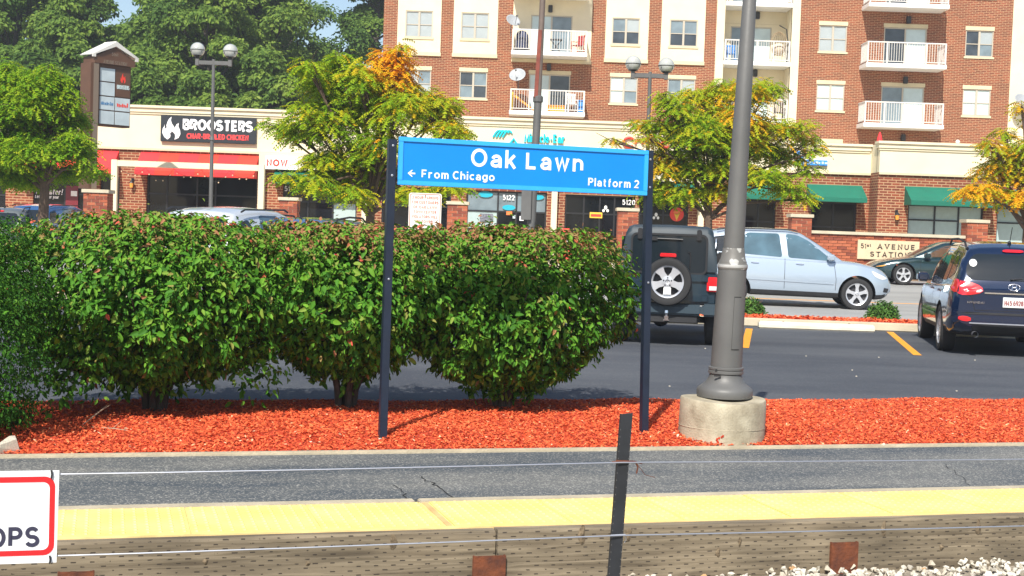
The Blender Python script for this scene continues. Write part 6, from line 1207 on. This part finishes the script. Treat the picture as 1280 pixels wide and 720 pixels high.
        c.patch('bumper_strip', [(-.80, .64), (.80, .64), (.80, .67), (-.80, .67)], 'x', m_blackpl, -1, .012, rings=2); c.patch('lower_bumper', [(-.80, .36), (.80, .36), (.84, .50), (-.84, .50)], 'x', m_blackpl, -1, .010, rings=3); c.line('bumper_trim', [(-.62, .505), (.62, .505)], 'x', m_steel, -1, .018, .016)
        MB().tube([(-2.35, .52, .335), (-2.2, .52, .335)], .045, 12, caps=False).build('exhaust', m_steel, R, smooth=True); MB().tube([(-1.72, 0, 1.70), (-1.90, 0, 1.95)], .006, 5).ball((-1.70, 0, 1.715), .03).build('antenna', m_black, R)
        MB().tube([(-2.30, .05, 1.17), (-2.22, -.30, 1.20)], .012, 5).build('wiper', m_black, R)
        for x in (wf, wrr):
            for s_ in (1, -1): wheel(R, x, s_*.82, .36, .24, s_, 6, 1)
    return c
def heading(deg): return math.radians(90-deg)          # deg to the right of straight ahead
# silver blue SUV crossing to the right beyond the kerb
m_silver = car_paint('silver_blue_paint', (.40, .475, .56), .35, .25)
ml = suv('silver blue SUV standing beyond the kerb island behind the grey lamp post', (9.02-2.39*math.cos(math.radians(5)), 33.05+.90, .0), -math.radians(5), m_silver, 'A', name='silver_suv'); ml.root['category'] = 'car'
# navy SUV parked at right, seen from behind
m_navyp = car_paint('navy_paint', (.006, .018, .055), .3, .2)
hd_ = math.radians(10.2); dd = Vector((math.sin(hd_), math.cos(hd_), 0)); rt = Vector((dd.y, -dd.x, 0)); rearc = P(1268, 360, 20.75); rearc.z = 0
sf = suv('dark navy SUV parked at the right edge with its tail lamps towards us', rearc+dd*2.34, heading(10.2), m_navyp, 'B', name='navy_suv')
# emblem, plate, sticker, script on the tailgate (print and badges)
em = MB(); n = 24
def onrear(c, y, z, off):
    hit, *_ = c.bv.ray_cast(Vector((-5, y, z)), Vector((1, 0, 0))); return hit+Vector((-off, 0, 0)) if hit is not None else Vector((-2.34, y, z))
em.tube([onrear(sf, .085*math.cos(a), 1.055+.048*math.sin(a), .012) for a in [2*math.pi*i/n for i in range(n+1)]], .0085, 6)
for (a, b) in (((.035, -.036), (.020, .034)), ((-.020, -.034), (-.035, .036)), ((.028, -.004), (-.028, .004))): em.tube([onrear(sf, a[0], 1.055+a[1], .012), onrear(sf, b[0], 1.055+b[1], .012)], .009, 6)
em.build('badge', m_chrome, sf.root)
hp = onrear(sf, 0, .83, 0).x-.02
def rear_frame(name, parent, x):                        # an Empty whose local XZ faces the rear
    o = bpy.data.objects.new(name, None); COL.objects.link(o); o.parent = parent; o.location = (x, 0, 0); o.rotation_euler = (0, 0, -math.pi/2); return o
def rear_text(s_, y0, y1, z0, cap, x, mat, parent, **k):
    o = text('lettering', s_, y0, y1, z0, cap, 0, mat, parent, **k)
    for v in o.data.vertices: v.co = Vector((x+v.co.y, -v.co.x, v.co.z))
    return o
lpl = MB().box(hp-.008, hp+.03, -.155, .155, .755, .905).build('licence_plate', mk('plate_white', (.72, .74, .72), .4, var=.06, vscale=12), sf.root, bevel=.004)
rear_text('H45 6928', -.135, .135, .785, .075, hp-.0085, mk('plate_ink', (.25, .03, .03), .5), lpl, bold=.01, extrude=.002)
rear_text('HYUNDAI', -.66, -.42, .80, .030, onrear(sf, .54, .80, .004).x-.006, m_chrome, sf.root, bold=.02, extrude=.004)
stk = MB(); pts = [onrear(sf, .58+.055*math.cos(a), 1.40+.055*math.sin(a), .014) for a in [2*math.pi*i/18 for i in range(18)]]; stk.add(pts, [tuple(range(18))]); stk.build('window_sticker', m_white, sf.root)
# dark green coupe beyond, mostly hidden
def sedan(label, loc, rz, paint, group=None, name='parked_car'):
    c = Car(name, label, 'car', loc, rz, group); R = c.root; c.wr = .32; wf, wrr = 1.50, -1.30
    c.shell(-2.45, 2.45, [(-2.45, .66), (-2.3, .80), (-1.9, .88), (0, .90), (1.6, .88), (2.1, .80), (2.35, .66), (2.45, .5)], [(-2.45, .42), (-2.2, .25), (-1.9, .20), (1.9, .18), (2.25, .22), (2.45, .34)],
            [(-2.45, .80), (-2.35, .90), (-1.6, .95), (-.6, .90), (.8, .85), (1.1, .86), (1.8, .76), (2.2, .66), (2.45, .50)], paint, [(wf, .385), (wrr, .385)],
            (-1.95, 1.25, [(-1.95, .64), (-1.5, .76), (-.5, .80), (.6, .79), (1.25, .66)], [(-2, .88), (-.6, .86), (1.3, .80)], [(-1.95, .90), (-1.3, 1.18), (-.75, 1.33), (-.2, 1.37), (.15, 1.34), (.5, 1.20), (1.25, .82)], .34), None)
    for s_ in (1, -1):
        c.patch('side_window', [(-1.35, .97), (-.30, .93), (-.34, 1.27), (-.80, 1.22)], 'y', m_glass, s_, .006, rnd=1); c.patch('side_window', [(-.20, .925), (.86, .89), (.40, 1.15), (.12, 1.27), (-.24, 1.28)], 'y', mk('glass_warm', (.10, .06, .04), .05, coat=1), s_, .006, rnd=1)
        c.line('door_seam', [(-.27, .30), (-.27, .88)], 'y', m_seam, s_, .01); c.line('door_seam', [(.95, .30), (1.0, .80)], 'y', m_seam, s_, .01); c.patch('door_handle', [(-.15, .77), (.06, .77), (.06, .80), (-.15, .80)], 'y', m_chrome, s_, .02, rnd=1)
        c.patch('headlight', [(2.36, .54), (2.02, .62), (1.95, .66), (2.1, .56)], 'y', m_amber, s_, .008, rnd=1); mirror(c, .78, s_*.80, .93, paint, s_); c.patch('tail_light', [(-2.4, .70), (-2.1, .72), (-2.15, .84), (-2.38, .84)], 'y', m_tail, s_, .008, rnd=1)
    c.patch('windscreen', [(-.55, .93), (.55, .93), (.46, 1.24), (-.46, 1.24)], 'x', m_glass, 1, .006, rnd=1); c.patch('rear_window', [(-.52, .99), (.52, .99), (.46, 1.20), (-.46, 1.20)], 'x', m_glass, -1, .006, rnd=1); c.patch('grille', [(-.4, .36), (.4, .36), (.4, .48), (-.4, .48)], 'x', m_blackpl, 1, .008)
    for x in (wf, wrr):
        for s_ in (1, -1): wheel(R, x, s_*.78, .32, .21, s_, 5, 0)
    return c
gpt = P(1126, 352, 44.0); sedan('dark teal coupe facing left behind the navy SUV by the plaque wall', (gpt.x+1.50, 44.6, road_z(44)), math.pi, car_paint('teal_paint', (.010, .035, .042), .3, .25), name='dark_coupe')
# parked cars whose roofs show over the hedge
def roofcar(px, py, Y, kind, label, paint, hd=8, H=1.80, dx=0):
    q = P(px, py, Y); z = q.z-H; return suv(label, (q.x+dx, Y, 0), heading(hd), paint, kind, 'cars parked behind the hedge', name='parked_car')
m_whitecar = car_paint('white_paint_car', (.62, .66, .70), .2, .3); m_bluecar = car_paint('blue_paint_car', (.04, .12, .30), .3, .25); m_redcar = car_paint('red_paint_car', (.40, .02, .02), .2, .3); m_paleb = car_paint('pale_blue_paint_car', (.25, .36, .50), .3, .3); m_greycar = car_paint('grey_paint_car', (.16, .18, .18), .4, .3)
roofcar(312, 263, 24.5, 'A', 'white car whose pale roof shows over the hedge below the red awning', m_whitecar, 14)
roofcar(414, 266, 25.6, 'B', 'blue car with roof rails showing over the hedge left of the blue sign', m_bluecar, 10)
roofcar(37, 253, 45, 'B', 'grey car seen over the hedge at the far left', m_greycar, 6)
roofcar(76, 256, 45.5, 'A', 'blue car seen over the hedge just right of the left tree trunk', m_bluecar, 12)
# ---- jeep like off-roader seen squarely from behind
m_jeep = car_paint('slate_paint', (.012, .032, .050), .25, .35); m_top = mk('hardtop', (.016, .030, .042), .55, var=.08, vscale=3)
jr = P(833, 400, 21.0); jeep = thing('offroad_car', 'slate blue boxy off-road car with spare wheel on its tail', 'car', (jr.x, 21.0, 0), heading(7.5))   # local +x forward, rear face at x=0
hwid = .735
MB().prism([(0, -hwid, .62), (0, hwid, .62), (0, hwid, 1.12), (0, -hwid, 1.12)], (2.35, 0, 0)).prism([(2.352, -.60, .62), (2.352, .60, .62), (2.352, .62, 1.10), (2.352, -.62, 1.10)], (1.25, 0, 0)).build('body', m_jeep, jeep, smooth=True, bevel=.035, seg=3)
secs = []
for x, top, ins in ((.0, 1.70, .05), (.05, 1.765, .05), (.4, 1.80, .05), (1.6, 1.80, .05), (2.0, 1.77, .07)):
    secs.append(full([(x, hwid-.008, 1.122), (x, hwid-.02, 1.3), (x, hwid-ins-.03, top-.09), (x, hwid-ins-.06, top-.03), (x, hwid-ins-.13, top), (x, 0, top+.012)]))
loft(secs).build('hard_top', m_top, jeep, smooth=True)
MB().prism([(2.0, -.60, 1.14), (2.0, .60, 1.14), (2.0, .56, 1.66), (2.0, -.56, 1.66)], (.03, 0, 0)).build('windscreen', m_glass, jeep)
R_ = rrect(-.55, .55, 1.10, 1.655, .07)
MB().prism([(-.022, y, z) for y, z in R_], (.02, 0, 0)).build('rear_window', m_glass, jeep)
mb = MB(); A, B = rrect(-.575, .575, 1.075, 1.68, .09), rrect(-.545, .545, 1.105, 1.65, .07); n = len(A); mb.add([(-.030, y, z) for y, z in A]+[(-.030, y, z) for y, z in B]+[(0, y, z) for y, z in A], [(i, (i+1) % n, n+(i+1) % n, n+i) for i in range(n)]+[(i, (i+1) % n, 2*n+(i+1) % n, 2*n+i) for i in range(n)]); mb.build('window_seal', m_black, jeep)
for y in (-.44, .44): MB().box(-.055, .01, y-.035, y+.035, 1.58, 1.75).build('glass_hinge', m_black, jeep, bevel=.012)
MB().tube([(-.04, .20, 1.60), (-.045, -.20, 1.595)], .010, 6).box(-.05, -.02, .18, .26, 1.57, 1.63).build('wiper', m_black, jeep); MB().tube([(-.035, -.32, 1.16), (-.04, -.32, 1.40), (-.04, -.28, 1.41)], .008, 5).build('washer_pipe', m_black, jeep)
for z in (1.02, .72): MB().box(-.045, -.001, -.60, -.30, z-.05, z+.06).box(-.06, -.046, -.60, -.50, z-.045, z+.055).build('tailgate_hinge', m_jeep, jeep, bevel=.012)
MB().box(-.012, -.001, -.62, .62, .64, 1.06).build('tailgate', m_jeep, jeep, bevel=.006)
for s_ in (-1, 1):
    tl_ = MB().box(-.06, -.001, s_*.665-.075, s_*.665+.085, .83, 1.05).build('tail_light', m_tail, jeep, bevel=.015); MB().box(-.066, -.061, s_*.67-.055, s_*.67+.055, .855, .915).build('reverse_lens', m_lens, tl_)
    MB().box(.02, 1.5, s_*(hwid-.028)-.006 if s_ < 0 else hwid-.034, (s_*(hwid-.028)+.006) if s_ < 0 else hwid-.022, 1.25, 1.62).build('side_window', m_glass, jeep)
    MB().prism([(.05, s_*hwid, .66), (.30, s_*hwid, .98), (.80, s_*hwid, .98), (1.08, s_*hwid, .60), (1.0, s_*hwid, .60), (.76, s_*hwid, .92), (.34, s_*hwid, .92), (.12, s_*hwid, .60)], (0, s_*.11, 0)).build('fender', m_blackpl, jeep, bevel=.015)
    MB().prism([(2.45, s_*.62, .90), (2.6, s_*.62, 1.0), (3.3, s_*.62, 1.0), (3.5, s_*.62, .62), (3.42, s_*.62, .62), (3.24, s_*.62, .93), (2.66, s_*.62, .93), (2.5, s_*.62, .84)], (0, s_*.22, 0)).build('fender', m_blackpl, jeep, bevel=.015)
    MB().box(1.85, 2.0, min(s_*.74, s_*.98), max(s_*.74, s_*.98), 1.18, 1.40).build('door_mirror', m_black, jeep, bevel=.02)
    for x in (.56, 2.96): wheel(jeep, x, s_*.70, .375, .24, s_, 5, 0)
MB().box(-.16, .06, -.52, .52, .47, .63).box(-.15, .10, -.80, -.521, .46, .645).box(-.15, .10, .521, .80, .46, .645).build('bumper', mk('bumper_slate', (.026, .046, .062), .5), jeep, bevel=.03, smooth=True)
MB().box(.0, .4, -.50, .50, .34, .469).build('under_tank', m_blackpl, jeep, bevel=.03); MB().box(-.10, 3.5, -.45, .45, .36, .60).build('chassis', m_blackpl, jeep); MB().tube([(.56, -.62, .37), (.56, .62, .37)], .05, 8).ball((.56, .1, .37), .13).build('axle', m_blackpl, jeep)
MB().box(-.22, -.05, -.03, .03, .40, .455).lathe([(.02, .455), (.02, .48), (.033, .50), (.028, .54), (.008, .555)], (-.19, 0, 0), 12).box(-.20, -.165, -.045, .045, .385, .40).build('tow_hitch', m_chrome, jeep, smooth=True)
MB().prism([(-.02, -.45, .62), (-.02, .45, .62)] and [(-.004, -.40, .655), (-.004, .40, .655), (-.004, .40, .665), (-.004, -.40, .665)], (-.006, 0, 0)).build('tailgate_seam', m_seam, jeep)
MB().box(-.10, -.012, -.14, .14, .84, 1.06).build('spare_carrier', m_black, jeep)
sp = MB(); r = .355; wd = .22; prof = [(r*.66, wd*.40), (r*.84, wd*.5), (r*.96, wd*.46), (r, wd*.32), (r, -wd*.32), (r*.96, -wd*.46), (r*.84, -wd*.5), (r*.66, -wd*.40)]; sp.lathe(prof, n=44, axis='x', closed=False)
sw = sp.build('spare_wheel', m_tyre, jeep, (-.20, 0, .965), smooth=True)
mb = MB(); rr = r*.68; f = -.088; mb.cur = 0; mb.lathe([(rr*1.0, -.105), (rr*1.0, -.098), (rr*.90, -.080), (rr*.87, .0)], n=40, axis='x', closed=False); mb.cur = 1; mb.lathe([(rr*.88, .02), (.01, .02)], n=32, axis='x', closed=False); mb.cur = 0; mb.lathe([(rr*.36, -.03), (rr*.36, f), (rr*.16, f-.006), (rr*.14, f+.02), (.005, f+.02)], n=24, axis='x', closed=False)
for k in range(5):
    a = 2*math.pi*k/5+math.pi/2+math.pi/5; c_, s_ = math.cos(a), math.sin(a); q = []
    for (u, hw, d_) in ((rr*.20, rr*.20, f), (rr*.60, rr*.19, f+.004), (rr*.94, rr*.31, f-.004)):
        for (sg_, dd_) in ((-1, d_), (1, d_), (1, d_+.05), (-1, d_+.05)): q.append((dd_, u*c_-sg_*hw*s_, u*s_+sg_*hw*c_))
    mb.add(q, [(0, 1, 5, 4), (1, 2, 6, 5), (2, 3, 7, 6), (3, 0, 4, 7), (4, 5, 9, 8), (5, 6, 10, 9), (6, 7, 11, 10), (7, 4, 8, 11), (0, 3, 2, 1), (8, 9, 10, 11)])
    a += math.pi/5; mb.cur = 1; mb.lathe([(rr*.05, f-.008), (rr*.05, f+.01)], (0, rr*.25*math.cos(a), rr*.25*math.sin(a)), 8, axis='x'); mb.cur = 0
mb.build('rim', [m_rim, m_rimd], sw, smooth=True); MB().box(-.115, -.108, -.055, .055, -.185, -.085).box(-.118, -.1155, -.05, .03, -.165, -.145).build('dealer_tag', m_white, sw)
MB().box(-.075, -.045, -.11, .13, 1.325, 1.385).build('brake_light', m_tail, jeep, bevel=.01); MB().box(-.06, -.02, -.05, .05, 1.10, 1.324).build('brake_light_mast', m_black, jeep)

# ================================================================== AIR: a faint summer haze over the whole place
hz = bpy.data.materials.new('haze'); hz.use_nodes = True; t = hz.node_tree; t.nodes.remove(t.nodes['Principled BSDF']); pv = N(t, 'ShaderNodeVolumePrincipled'); pv.inputs['Color'].default_value = (.86, .90, .96, 1); pv.inputs['Density'].default_value = .0008; pv.inputs['Anisotropy'].default_value = .2
t.links.new(pv.outputs[0], t.nodes['Material Output'].inputs['Volume'])
MB().box(-120, 130, -12, 150, -1.5, 34).build('haze', hz, kind='stuff')
S.cycles.volume_bounces = 0
